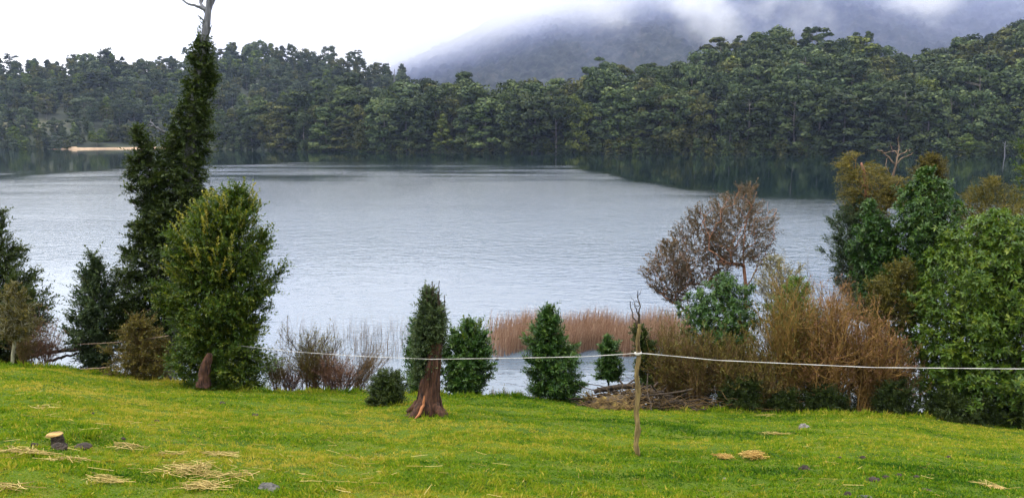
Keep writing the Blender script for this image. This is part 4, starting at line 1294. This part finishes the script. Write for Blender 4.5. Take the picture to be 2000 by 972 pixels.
plant('olive_shrub', 'large olive-brown shrub under the right edge skyline branch', 'shrub', 24.6, [(350, 1905, 1965), (372, 1878, 2010), (415, 1828, 2060), (455, 1808, 2080), (520, 1800, 2080), (620, 1820, 2080)], 'olive_leaf', 4200, seed=25, base_u=1930, limbs=120, stems=3, **FINE, lump=.3,
      gap=.12)
plant('edge_tree', 'yellow-green tree reaching in at the right edge over the lake', 'tree', 25.5, [(190, 2012, 2060), (250, 1998, 2090), (290, 1984, 2110), (330, 1996, 2120), (370, 1990, 2120), (450, 2000, 2130), (560, 2010, 2130)], 'bright_leaf', 1500, seed=26, base_u=2070, limbs=80, gap=.2,
      **SMALL, up=.1)
plant('olive_shrub', 'smaller olive shrub between the broadleaf trees and the big broadleaf bush', 'shrub', 22.2, [(508, 1745, 1790), (540, 1702, 1800), (580, 1684, 1806), (640, 1686, 1800), (700, 1700, 1790)], 'olive_leaf', 1500, seed=27, base_u=1745, limbs=80, **FINE, tint0=.4)
plant('broadleaf_bush', 'huge rounded broadleaf bush at the right edge of the lawn', 'bush', 21.2, [(416, 1915, 1990), (440, 1868, 2040), (480, 1835, 2075), (530, 1804, 2100), (590, 1786, 2112), (650, 1776, 2114), (710, 1772, 2114), (765, 1780, 2110), (820, 1800, 2100)],
      'lime_leaf', 9500, seed=28, base_u=1940, limbs=170, stems=4, lump=.16, fill=.58, rl=.2, lob=90, **{**BROAD, 'length': .30, 'L': .13, 'Wd': .050}, tint0=.45)
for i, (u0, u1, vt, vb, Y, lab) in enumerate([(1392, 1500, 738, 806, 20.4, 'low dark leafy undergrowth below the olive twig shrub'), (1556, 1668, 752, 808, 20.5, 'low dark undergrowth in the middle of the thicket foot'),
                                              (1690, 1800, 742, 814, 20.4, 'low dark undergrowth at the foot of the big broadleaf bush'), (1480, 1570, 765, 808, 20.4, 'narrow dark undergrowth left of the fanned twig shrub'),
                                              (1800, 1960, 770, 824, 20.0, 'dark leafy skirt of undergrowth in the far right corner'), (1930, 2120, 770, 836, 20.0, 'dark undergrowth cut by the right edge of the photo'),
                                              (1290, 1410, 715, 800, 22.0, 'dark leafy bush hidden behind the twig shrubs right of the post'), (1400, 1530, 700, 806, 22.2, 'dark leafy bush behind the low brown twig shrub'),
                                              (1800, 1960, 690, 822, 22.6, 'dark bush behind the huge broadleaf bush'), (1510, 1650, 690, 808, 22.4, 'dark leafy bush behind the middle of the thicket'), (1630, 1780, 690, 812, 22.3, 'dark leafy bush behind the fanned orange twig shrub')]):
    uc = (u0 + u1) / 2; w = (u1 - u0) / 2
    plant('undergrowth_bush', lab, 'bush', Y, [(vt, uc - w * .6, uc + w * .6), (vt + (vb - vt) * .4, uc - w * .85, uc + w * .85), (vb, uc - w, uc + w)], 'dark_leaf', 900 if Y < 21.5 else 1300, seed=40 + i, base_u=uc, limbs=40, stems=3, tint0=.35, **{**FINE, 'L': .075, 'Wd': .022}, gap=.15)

# --- brush pile right of the post, mossy stump in it
rng = np.random.default_rng(91)


def sticks(name, label, cat, u0, u1, Y, n, hmax, mat, seed, r=(.008, .03), ln=(.4, 1.6), group=None):
    rg = np.random.default_rng(seed)
    c0, c1 = ground_at(u0, Y), ground_at(u1, Y)
    f = rg.random(n)
    P = c0 + (c1 - c0) * f[:, None]
    P[:, 1] += rg.normal(0, .25, n)
    P[:, 2] = zg(P[:, 0], P[:, 1]) + hmax * (np.sin(np.pi * np.clip(f, .02, .98)) ** .6) * rg.random(n)
    a = rg.normal(0, .5, n) + np.where(rg.random(n) < .5, np.pi, 0); el = rg.normal(.05, .28, n)
    D = np.stack([np.cos(a) * np.cos(el), np.sin(a) * np.cos(el), np.sin(el)], -1)
    L = rg.uniform(*ln, n)[:, None]
    t = np.linspace(-.5, .5, 5)[None, :, None]
    C = P[:, None] + D[:, None] * L[:, None] * t + rg.normal(0, .04, (n, 5, 3))
    R = rg.uniform(*r, n)[:, None] * np.linspace(1, .45, 5)[None]
    V, Q = tubes(C, R, 5)
    o = link(name, mesh(name, V, Q, M[mat], None, True))
    return tag(o, label, cat, group)


sticks('brush_pile', 'heap of dark dead branches behind the post', 'brush pile', 1155, 1345, 20.2, 170, .62, 'bark_dark', 5)
sticks('brush_pile', 'brown twiggy top of the dead branch heap behind the post', 'brush pile', 1165, 1340, 20.0, 220, .6, 'twig_brown', 8, (.004, .011), (.3, .9))
sticks('brush_pile', 'low tangle of dark sticks in front of the mossed stump', 'brush pile', 1150, 1260, 19.3, 70, .34, 'twig_brown', 7, (.005, .014), (.25, .8))
sticks('brush_pile', 'scatter of brown dead sticks along the thicket foot', 'brush pile', 1330, 1560, 20.6, 110, .5, 'twig_brown', 6, (.006, .016))
m, n, l, b = new_mat('mossy_dead_wood')
tcn = n.new('ShaderNodeTexCoord'); n1 = n.new('ShaderNodeTexNoise'); n1.inputs['Scale'].default_value = 5; n1.inputs['Detail'].default_value = 6
l.new(tcn.outputs['Object'], n1.inputs['Vector'])
r1 = ramp(n, [(.018, .011, .005), (.06, .036, .010), (.17, .12, .018)], [.38, .52, .68]); l.new(n1.outputs['Fac'], r1.inputs[0]); l.new(r1.outputs[0], b.inputs['Base Color'])
b.inputs['Roughness'].default_value = .95
bp = n.new('ShaderNodeBump'); bp.inputs['Strength'].default_value = 1; bp.inputs['Distance'].default_value = .06; l.new(n1.outputs['Fac'], bp.inputs['Height']); l.new(bp.outputs[0], b.inputs['Normal'])
M['moss'] = m


def lump(name, label, cat, u, v, Y, wpx, hpx, mat, seed, rough=.35, depth=.8, on_ground=True, group=None, res=20):
    """A rough clod, stone or mound resting on the ground."""
    base = px(u, v, Y)
    base[2] = zg(base[0], base[1])
    th = np.linspace(0, 2 * np.pi, res * 2, endpoint=False); ph = np.linspace(-.35, np.pi / 2, res)
    TH_, PH = np.meshgrid(th, ph, indexing='ij')
    d = np.stack([np.cos(TH_) * np.cos(PH), np.sin(TH_) * np.cos(PH), np.sin(PH)], -1)
    k = 1 + rough * 2 * (fbm(d[..., 0] * 1.6 + seed, d[..., 1] * 1.6 + 3, d[..., 2] * 1.6, 4, seed) - .5)
    s = Y / F
    V = d * k[..., None] * np.array([wpx * s / 2, wpx * s / 2 * depth, hpx * s]) + base
    nt, npn = TH_.shape
    i = np.arange(nt)[:, None]; j = np.arange(npn - 1)[None]
    Q = np.stack(np.broadcast_arrays(i * npn + j, ((i + 1) % nt) * npn + j, ((i + 1) % nt) * npn + j + 1, i * npn + j + 1), -1).reshape(-1, 4)
    o = link(name, mesh(name, V.reshape(-1, 3) - base, Q, M[mat], None, True), None, tuple(base))
    return tag(o, label, cat, group)


lump('mossy_stump', 'yellow-mossed rotten stump at the left end of the brush pile', 'stump', 1192, 782, 19.4, 78, 28, 'moss', 4, .5, .7)
v_, q_ = limb_px(20.2, [(1160, 764, 0, 5), (1205, 752, 0, 6), (1250, 754, 0, 5), (1290, 768, .1, 4), (1330, 784, .2, 3)])
tag(link('fallen_log', mesh('fallen_log', v_, q_, M['bark_dark'], None, True)), 'long dark fallen limb lying over the brush pile', 'log')
v_, q_ = limb_px(22, [(62, 694, 0, 3.5), (95, 687, 0, 4), (130, 684, .1, 4), (160, 682, .2, 3)], [(88, 706, .1, 3), (120, 697, .1, 3), (150, 690, .2, 2)], [(106, 672, 0, 1), (112, 684, 0, 1.6)])
tag(link('fallen_branch', mesh('fallen_branch', v_, q_, M['bark_dark'], None, True)), 'dark fallen branches spanning the gap beside the left evergreen', 'branch')
v_, q_ = limb_px(20.8, [(140, 723, 0, 1.5), (165, 720, 0, 2), (195, 719, 0, 2), (215, 716, 0, 1.2)])
tag(link('fallen_branch', mesh('fallen_branch', v_, q_, M['dead_wood'], None, True)), 'thin pale stick lying at the lawn edge below the conifer shrub', 'branch')

# --- post and cord
Yp = 11.35
base = px(1245, 893, Yp); base[2] = zg(base[0], base[1]) - .05
po = thing('fence_post', 'slim rough wooden post with forked dry twigs at its top', 'post', base)
zb = base[2]
pts = [(1246, 897, 6.6), (1242, 868, 5.6), (1246, 835, 6.2), (1242, 800, 5.2), (1247, 765, 5.8), (1243, 730, 5.0), (1248, 695, 5.4), (1245, 665, 4.6), (1249, 632, 4.0)]
v_, q_ = loft([list(px(u, v, Yp)) + [w * .86 * Yp / F] for u, v, w in pts], 80, 16, .5, .1, 3, 4, 2.5)
link('pole', mesh('pole', v_, q_, M['post_wood'], None, True), po)
for ln_ in ([(1246, 640, 0, 2.6), (1240, 625, 0, 2), (1234, 610, 0, 1.6), (1231, 588, 0, 1.1)], [(1248, 640, 0, 3), (1246, 612, 0, 2.2), (1240, 596, 0, 1.4), (1239, 590, 0, .9)], [(1248, 636, 0, 3), (1250, 610, 0, 2.2), (1249, 590, 0, 1.8), (1244, 578, 0, 1.4), (1246, 566, 0, .9)],
            [(1249, 592, 0, 1.2), (1240, 588, .05, .8), (1231, 578, .1, .5)], [(1245, 580, 0, 1), (1252, 570, -.03, .7), (1253, 563, -.03, .4)], [(1249, 596, 0, 1), (1241, 598, -.05, .6), (1236, 590, -.08, .4)]):
    v_, q_ = limb_px(Yp, ln_, thin=.7)
    link('twig', mesh('twig', v_, q_, M['bark_dark'], None, True), po)

m, n, l, b = new_mat('white_cord')
b.inputs['Base Color'].default_value = (.48, .46, .43, 1); b.inputs['Roughness'].default_value = .7
M['cord'] = m
ru_ = np.array([145, 320, 500, 570, 700, 840, 1000, 1140, 1220, 1245, 1262, 1400, 1700, 2000, 2900.]); rv_ = np.array([672, 662, 678, 686, 695, 701, 699, 696, 691, 689, 690, 703, 717, 720, 717.])
P0 = px(1245, 689, Yp - .05)[:2]; P1 = px(440, 672, 19.3)[:2]; P2 = px(2850, 717, 12.6)[:2]


def cord(Pa, Pb, n_):
    out = []
    for f in np.linspace(0, 1, n_):
        x, y = Pa + (Pb - Pa) * f
        u = 1000 + x / y * F * (CP + (486 - 692) / F * SPN)
        out.append(px(u, np.interp(u, ru_, rv_), y))
    return np.array(out)


c1 = cord(P1, P0, 60); c2 = cord(P0, P2, 80)
allp = np.vstack([c1, c2[1:]])
v_, q_ = tubes(allp[None], np.interp(np.arange(len(allp)), [0, 59, len(allp)], [.0036, .0046, .0062])[None] * (1 + .25 * np.sin(np.arange(len(allp)) * 1.7))[None], 6)
co = tag(link('cord', mesh('cord', v_, q_, M['cord'], None, True)), 'taut white cord strung across the view through the post', 'cord')
ang = np.linspace(0, 4.3 * np.pi, 44)
kp = px(1246, 689.5, Yp)
kn = np.stack([kp[0] + np.cos(ang) * .046, kp[1] + np.sin(ang) * .046, kp[2] + np.linspace(-.02, .02, 44)], -1)
v_, q_ = tubes(kn[None], np.full((1, 44), .008), 6)
link('knot', mesh('knot', v_, q_, M['cord'], None, True), co)
w1 = px(145, 672, 21.8); w2 = px(330, 655, 20.4)
wp = np.array([w1 + (w2 - w1) * f + np.array([0, 0, -.05 * math.sin(math.pi * f)]) for f in np.linspace(0, 1, 14)])
v_, q_ = tubes(wp[None], np.full((1, 14), .013), 5)
tag(link('cord', mesh('cord', v_, q_, M['dead_wood'], None, True)), 'short weathered brown cord crossing in front of the conifer shrub', 'cord')

# --- reeds
def reeds(name, label, pts_, hr, mat_cols, seed, w=.014):
    rg = np.random.default_rng(seed)
    k = len(pts_)
    h = rg.uniform(*hr, k)
    a = rg.normal(.35, 1.1, k); ln_ = rg.uniform(.02, .40, k) ** 1.2 * h * np.where(rg.random(k) < .08, 2.2, 1)
    d = np.stack([np.cos(a) * ln_, np.sin(a) * ln_ * .4], -1)
    t = np.array([0, .45, .8, 1.0])
    P = np.zeros((k, 4, 3))
    P[..., 0] = pts_[:, None, 0] + d[:, None, 0] * t ** 2; P[..., 1] = pts_[:, None, 1] + d[:, None, 1] * t ** 2
    P[..., 2] = -.1 + h[:, None] * t * (1 - .1 * (t ** 3) * rg.random((k, 1)))
    V, Q = tubes(P, np.tile(np.array([.55, .5, .35, .1]) * w, (k, 1)), 3)
    mt = leaf_mat(name + '_stem', mat_cols, rough=.7, trans=.1, spec=.2)
    tint = np.repeat(np.clip(rg.normal(.5, .25, k), 0, 1), 9)
    return tag(link(name, mesh(name, V, Q, mt, {'tint': ('FACE', tint)})), label, None, None, 'stuff')


rg = np.random.default_rng(95)
k = 8200
u_ = rg.uniform(945, 1345, k); Yr_ = 30.2 + 3.6 * rg.random(k) ** 1.3 + .5 * np.sin(u_ * .05)
edge_ = 1 - sstep(40, 5, u_ - 945) * .7
keep = rg.random(k) < edge_ * np.interp(u_, [945, 1010, 1100, 1345], [.5, .75, 1, 1])
u_, Yr_ = u_[keep], Yr_[keep]
reeds('reeds', 'dense pinkish brown reeds standing in the shallow water', np.stack([azim(u_, 690) * Yr_, Yr_], -1), (.65, 1.35), [(.15, .075, .045), (.29, .17, .11), (.48, .34, .23)], 96)
k = 170
u_ = np.concatenate([rg.uniform(690, 800, k), rg.uniform(545, 700, 160)]); Yr_ = rg.uniform(29, 34, len(u_))
reeds('thin_reeds', 'thin scattered grey reeds in the water left of the stump', np.stack([azim(u_, 690) * Yr_, Yr_], -1), (.35, 1.05), [(.08, .055, .042), (.15, .11, .085), (.24, .19, .15)], 97, .011)
for i, (u, lab) in enumerate([(962, 'small brown rush tuft on the bank beside the spiky-topped bush'), (985, 'largest brown rush tuft in the bank gap'), (1012, 'small brown rush tuft beside the cone-shaped bush'), (1150, 'dry rush tuft at the left end of the brush pile')]):
    twig_shrub('rush_tuft', lab, u, 22.3 if u < 1100 else 20.4, 757 if u == 985 else 761, 12, 34, 'twig_brown', 300 + i, 'olive_leaf', 40, side=2, r=.008, tert=0)
M['stone_dark'] = bark_mat('dark_stone', (.012, .012, .012), (.05, .048, .045), scale=6, stretch=1)
lump_w = px(971, 743, 29.3)
o = lump('stone', 'tiny dark stone showing above the shallow water', 'stone', 971, 743, 29.3, 7, 8, 'stone_dark', 5, .2)
o.location.z = -.03

# --- things lying on the lawn
M['clod'] = bark_mat('dark_soil', (.010, .007, .005), (.05, .036, .026), scale=22, stretch=1, bump=1)
M['dung'] = bark_mat('grey_dung', (.02, .02, .018), (.10, .095, .085), scale=18, stretch=1, bump=1)
M['rock'] = bark_mat('pale_rock', (.06, .055, .05), (.19, .175, .15), scale=12, stretch=1)
M['pale'] = bark_mat('pale_dry_wood', (.20, .12, .035), (.34, .22, .075), scale=14, stretch=1)
M['strawm'] = leaf_mat('straw_stalk', [(.16, .11, .025), (.32, .23, .06), (.52, .40, .15)], rough=.6, trans=.15, spec=.3)
M['orange_litter'] = leaf_mat('orange_litter_leaf', [(.20, .10, .02), (.38, .22, .05), (.55, .38, .12)], rough=.7, trans=.1, spec=.2)


def lawn_depth(u, v):
    """Depth at which the photo's line of sight meets the lawn."""
    Y = np.linspace(5, 24, 1200)
    d = np.array([px(u, v, y) for y in (1.0,)])[0]
    X = d[0] * Y; Z = CAM_Z + (d[2] - CAM_Z) * Y
    i = np.argmax(Z <= zg(X, Y) + .01)
    return float(Y[i]) if i > 0 else 19.5


for i, (u, v, w, h, mt, nm, cat, lab) in enumerate([
        (68, 872, 22, 12, 'clod', 'soil_clod', 'soil clod', 'dark soil clod just left of the small cut stump'),
        (160, 876, 44, 15, 'clod', 'soil_clod', 'soil clod', 'largest dark soil clod, just right of the small cut stump'),
        (115, 874, 36, 14, 'clod', 'soil_clod', 'soil clod', 'broken dark soil heaped round the small cut stump'),
        (181, 808, 12, 6, 'clod', 'soil_clod', 'soil clod', 'small dark clod up the slope above the cut stump'),
        (306, 822, 13, 6, 'clod', 'soil_clod', 'soil clod', 'small dark clod on the lawn below the red-brown stump'),
        (433, 787, 16, 6, 'clod', 'soil_clod', 'soil clod', 'small dark clod near the big bright shrub'),
        (498, 811, 18, 6, 'clod', 'soil_clod', 'soil clod', 'flat dark clod below the right side of the big bright shrub'),
        (240, 857, 12, 6, 'clod', 'soil_clod', 'soil clod', 'small dark clod above the left straw wisps'),
        (522, 953, 54, 14, 'dung', 'dung_heap', 'dung', 'flat grey dried dung pat near the straw at the bottom'),
        (1571, 836, 26, 13, 'rock', 'pale_rock', 'rock', 'pale grey rock on the lawn below the thicket'),
        (1571, 916, 27, 13, 'clod', 'dung_heap', 'dung', 'dark dung heap alone on the right lawn'),
        (1706, 937, 32, 10, 'clod', 'dung_heap', 'dung', 'broad crumbled dark dung in the lower right lawn'),
        (1730, 933, 18, 9, 'clod', 'dung_heap', 'dung', 'second crumbled dark dung touching the broad one'),
        (1756, 928, 15, 7, 'clod', 'soil_clod', 'soil clod', 'small dark flat clod up right of the crumbled dung'),
        (1790, 932, 16, 7, 'clod', 'soil_clod', 'soil clod', 'rightmost of the small dark clods beside the crumbled dung'),
        (1657, 965, 18, 10, 'clod', 'soil_clod', 'soil clod', 'dark clod near the bottom edge below the crumbled dung'),
        (1690, 972, 34, 8, 'dung', 'dung_heap', 'dung', 'grey dung pat cut by the bottom edge of the photo'),
        (1808, 958, 34, 8, 'clod', 'soil_clod', 'soil clod', 'scattered brown clod between the dung and the pale wood'),
        (1853, 893, 14, 6, 'clod', 'soil_clod', 'soil clod', 'tiny dark clod high on the right lawn'),
        (1685, 893, 14, 6, 'clod', 'soil_clod', 'soil clod', 'tiny dark clod right of the orange litter'),
        (1640, 894, 14, 6, 'clod', 'soil_clod', 'soil clod', 'tiny dark clod nearer to the orange litter'),
        (1415, 934, 8, 5, 'rock', 'pale_rock', 'rock', 'tiny white pebble on the lawn below the orange litter')]):
    lump(nm, lab, cat, u, v, lawn_depth(u, v), w * .88, h * .8, mt, 40 + i, .45, .8)

# small cut stump with pale top among the clods
Yk = lawn_depth(112, 868)
base = px(113, 868, Yk); base[2] = zg(base[0], base[1])
ck = thing('cut_stump', 'small dark cut stump with pale tan top among soil clods', 'stump', base)
s_ = Yk / F
v_, q_ = loft([[base[0] + .01, Yk, base[2] - .03, 15 * s_], [base[0], Yk, base[2] + 6 * s_, 12 * s_], [base[0] - .005, Yk, base[2] + 20 * s_, 12 * s_], [base[0] - .005, Yk, base[2] + 23 * s_, 11.5 * s_]], 12, 14, .3, .3, 4, 2, 1, .01)
link('trunk', mesh('trunk', v_, q_, M['clod'], None, True), ck)
v_, q_ = loft([[base[0] - .03, Yk, base[2] + 23 * s_, 15 * s_], [base[0] - .03, Yk, base[2] + 24 * s_, 15.5 * s_], [base[0] - .03, Yk, base[2] + 24.6 * s_, 14.5 * s_]], 6, 14, .25, 0, 3, 6, 1, .01)
link('cut_face', mesh('cut_face', v_, q_, M['pale'], None, True), ck)
# pale flat wood
Yk = lawn_depth(1935, 952)
o = lump('wood_scrap', 'flat pale tan scrap of wood in the lower right corner', 'wood', 1935, 953, Yk, 50, 5, 'pale', 61, .35, .45)


def straw(name, label, u, v, wpx, k, seed, mt='strawm', ln=(.12, .5), flat=.45, cat='straw', pile=.014):
    rg = np.random.default_rng(seed)
    Y = lawn_depth(u, v); s = Y / F
    c = px(u, v, Y)
    P = np.stack([c[0] + np.clip(rg.normal(0, .27, k), -.5, .5) * wpx * s, c[1] + np.clip(rg.normal(0, 1, k), -1.6, 1.6) * wpx * s * flat, np.zeros(k)], -1)
    a = rg.normal(-.25, 1.1, k); L = rg.uniform(*ln, k) * rg.uniform(.5, 1, k)
    D = np.stack([np.cos(a), np.sin(a), rg.normal(0, .05, k)], -1)
    t = np.linspace(-.5, .5, 4)[None, :, None]
    C = P[:, None] + D[:, None] * L[:, None, None] * t
    C[..., :2] += rg.normal(0, .024, (k, 4, 2))
    C[..., 2] += zg(C[..., 0], C[..., 1]) + .035 + pile * rg.random((k, 1)) + .01 * rg.standard_normal((k, 4))
    V, Q = tubes(C - c, np.full((k, 4), .0027) * rg.uniform(.7, 1.5, (k, 1)), 3)
    o = link(name, mesh(name, V, Q, M[mt], {'tint': ('FACE', np.repeat(rg.random(k), 9))}), None, tuple(c))
    return tag(o, label, cat)


for i, (u, v, w, k, lab) in enumerate([
        (66, 886, 46, 60, 'tight wisp of straw just below the soil clods'), (15, 884, 40, 26, 'straw wisp at the left edge below the clods'), (130, 900, 60, 60, 'loose straw below the small cut stump'), (250, 874, 54, 60, 'straw wisp right of the soil clods'),
        (368, 918, 110, 190, 'largest straw patch near the bottom of the lawn'), (428, 889, 60, 55, 'straw wisp above the right end of the largest patch'), (450, 930, 80, 50, 'loose straw right of the largest patch'), (395, 950, 80, 130, 'thick straw patch nearest the bottom edge'),
        (205, 940, 50, 50, 'straw wisp left of the largest patch near the bottom'), (15, 955, 50, 40, 'straw in the bottom left corner'), (335, 890, 40, 22, 'few straw stalks above the largest patch'), (85, 798, 40, 20, 'pale straw wisp high on the left lawn'),
        (1515, 848, 50, 70, 'flattened tan straw patch beside the pale grey rock'), (1500, 812, 40, 40, 'dry straw at the lawn edge below the thicket'), (1930, 950, 46, 30, 'straw around the pale scrap of wood')]):
    straw('straw_patch', lab, u, v, w, int(k * .5), 400 + i, flat=.30)
straw('leaf_litter', 'orange dry leaf litter heap right of the post', 1470, 894, 40, 160, 430, 'orange_litter', (.05, .16), .25, 'leaf litter', .06)
straw('leaf_litter', 'smaller orange dry leaf litter left of the heap', 1412, 895, 34, 90, 431, 'orange_litter', (.05, .16), .25, 'leaf litter', .04)

# single straws blown over the lawn
rg = np.random.default_rng(99)
k = 700
a_ = rg.uniform(-.72, .72, k); Y_ = rg.uniform(7.2, 17, k) ** 1.0
keep = rg.random(k) < np.where(a_ < -.1, 1, .35) * np.where(Y_ < 11, 1, .5)
a_, Y_ = a_[keep], Y_[keep]; k = len(a_)
P = np.stack([a_ * Y_, Y_, np.zeros(k)], -1)
an = rg.uniform(0, 6.28, k); L = rg.uniform(.05, .24, k) * np.where(Y_ > 12, .8, 1)
D = np.stack([np.cos(an), np.sin(an), rg.normal(0, .12, k)], -1)
C = P[:, None] + D[:, None] * L[:, None, None] * np.linspace(-.5, .5, 3)[None, :, None]
C[..., 2] += zg(C[..., 0], C[..., 1]) + .045
V, Q = tubes(C, np.full((k, 3), .0028), 3)
tag(link('loose_straw', mesh('loose_straw', V, Q, M['strawm'], {'tint': ('FACE', np.repeat(rg.random(k), 6))})), 'single pale straws scattered over the grass', None, None, 'stuff')

# ------------------------------------------------------------------ grass
rg = np.random.default_rng(123)
k = 730000
Y_ = 5.7 + 16.2 * rg.random(k) ** 1.15
a_ = rg.uniform(-.86, .86, k)
X_ = a_ * Y_
keep = Y_ < brow_y(a_) + 1.0
X_, Y_, a_ = X_[keep], Y_[keep], a_[keep]; k = len(X_)
patch = fbm(X_ * .35, Y_ * .55, None, 4, 200); streak = fbm(X_ * .9, Y_ * 2.2, None, 3, 210)
tuft = .6 * vnoise(X_ * 8, Y_ * 8, None, 220) + .4 * vnoise(X_ * 17, Y_ * 17, None, 221)
h = (.012 + .012 * sstep(.4, .7, streak) + .026 * sstep(.4, .8, tuft)) * rg.uniform(.6, 1.4, k)
rough_ = sstep(.55, .1, brow_y(a_) - Y_) * .9          # longer, ungrazed grass along the thicket and round stumps and post
for sx_, sy_, sr_ in ((float(azim(835)) * 14.7, 14.7, .75), (float(azim(1245)) * 11.35, 11.35, .22), (float(azim(755)) * 17.1, 17.1, .7), (float(azim(113)) * 9.3, 9.3, .25)):
    rough_ = np.maximum(rough_, sstep(sr_, sr_ * .35, np.hypot(X_ - sx_, Y_ - sy_)))
h = h * (1 + 1.7 * rough_ * (.3 + tuft))
an = rg.uniform(0, 6.28, k) * .35 + 14 * vnoise(X_ * 5, Y_ * 5, None, 230); tilt = rg.normal(0, 1.0, k)
D = norm(np.stack([np.cos(an) * np.abs(tilt), np.sin(an) * np.abs(tilt), np.ones(k) * .7], -1))
Nn = np.stack([-np.sin(an), np.cos(an) * .3, .3 + 0 * an], -1) + .4 * rg.standard_normal((k, 3))
P = np.stack([X_, Y_, zg(X_, Y_) - .008], -1)
V, Q = leaves(P, D, Nn, h * 1.5, (.0070 + .0008 * Y_) * rg.uniform(.7, 1.3, k))
left = sstep(.25, -.5, X_ / Y_)
tint = np.clip(.15 + .42 * sstep(.3, .72, patch) + .26 * left - .22 * sstep(.50, .75, streak) + .75 * (tuft - .5) + .16 * rg.standard_normal(k) + .6 * (rg.random(k) < .06), 0, 1)
m = leaf_mat('grass_blade', [(.018, .062, .003), (.090, .168, .005), (.170, .205, .009), (.33, .27, .045)], rough=.6, trans=.3, spec=.12)
tag(link('grass', mesh('grass', V, Q, m, {'tint': ('FACE', tint)})), 'short yellow-green pasture grass', None, None, 'stuff')
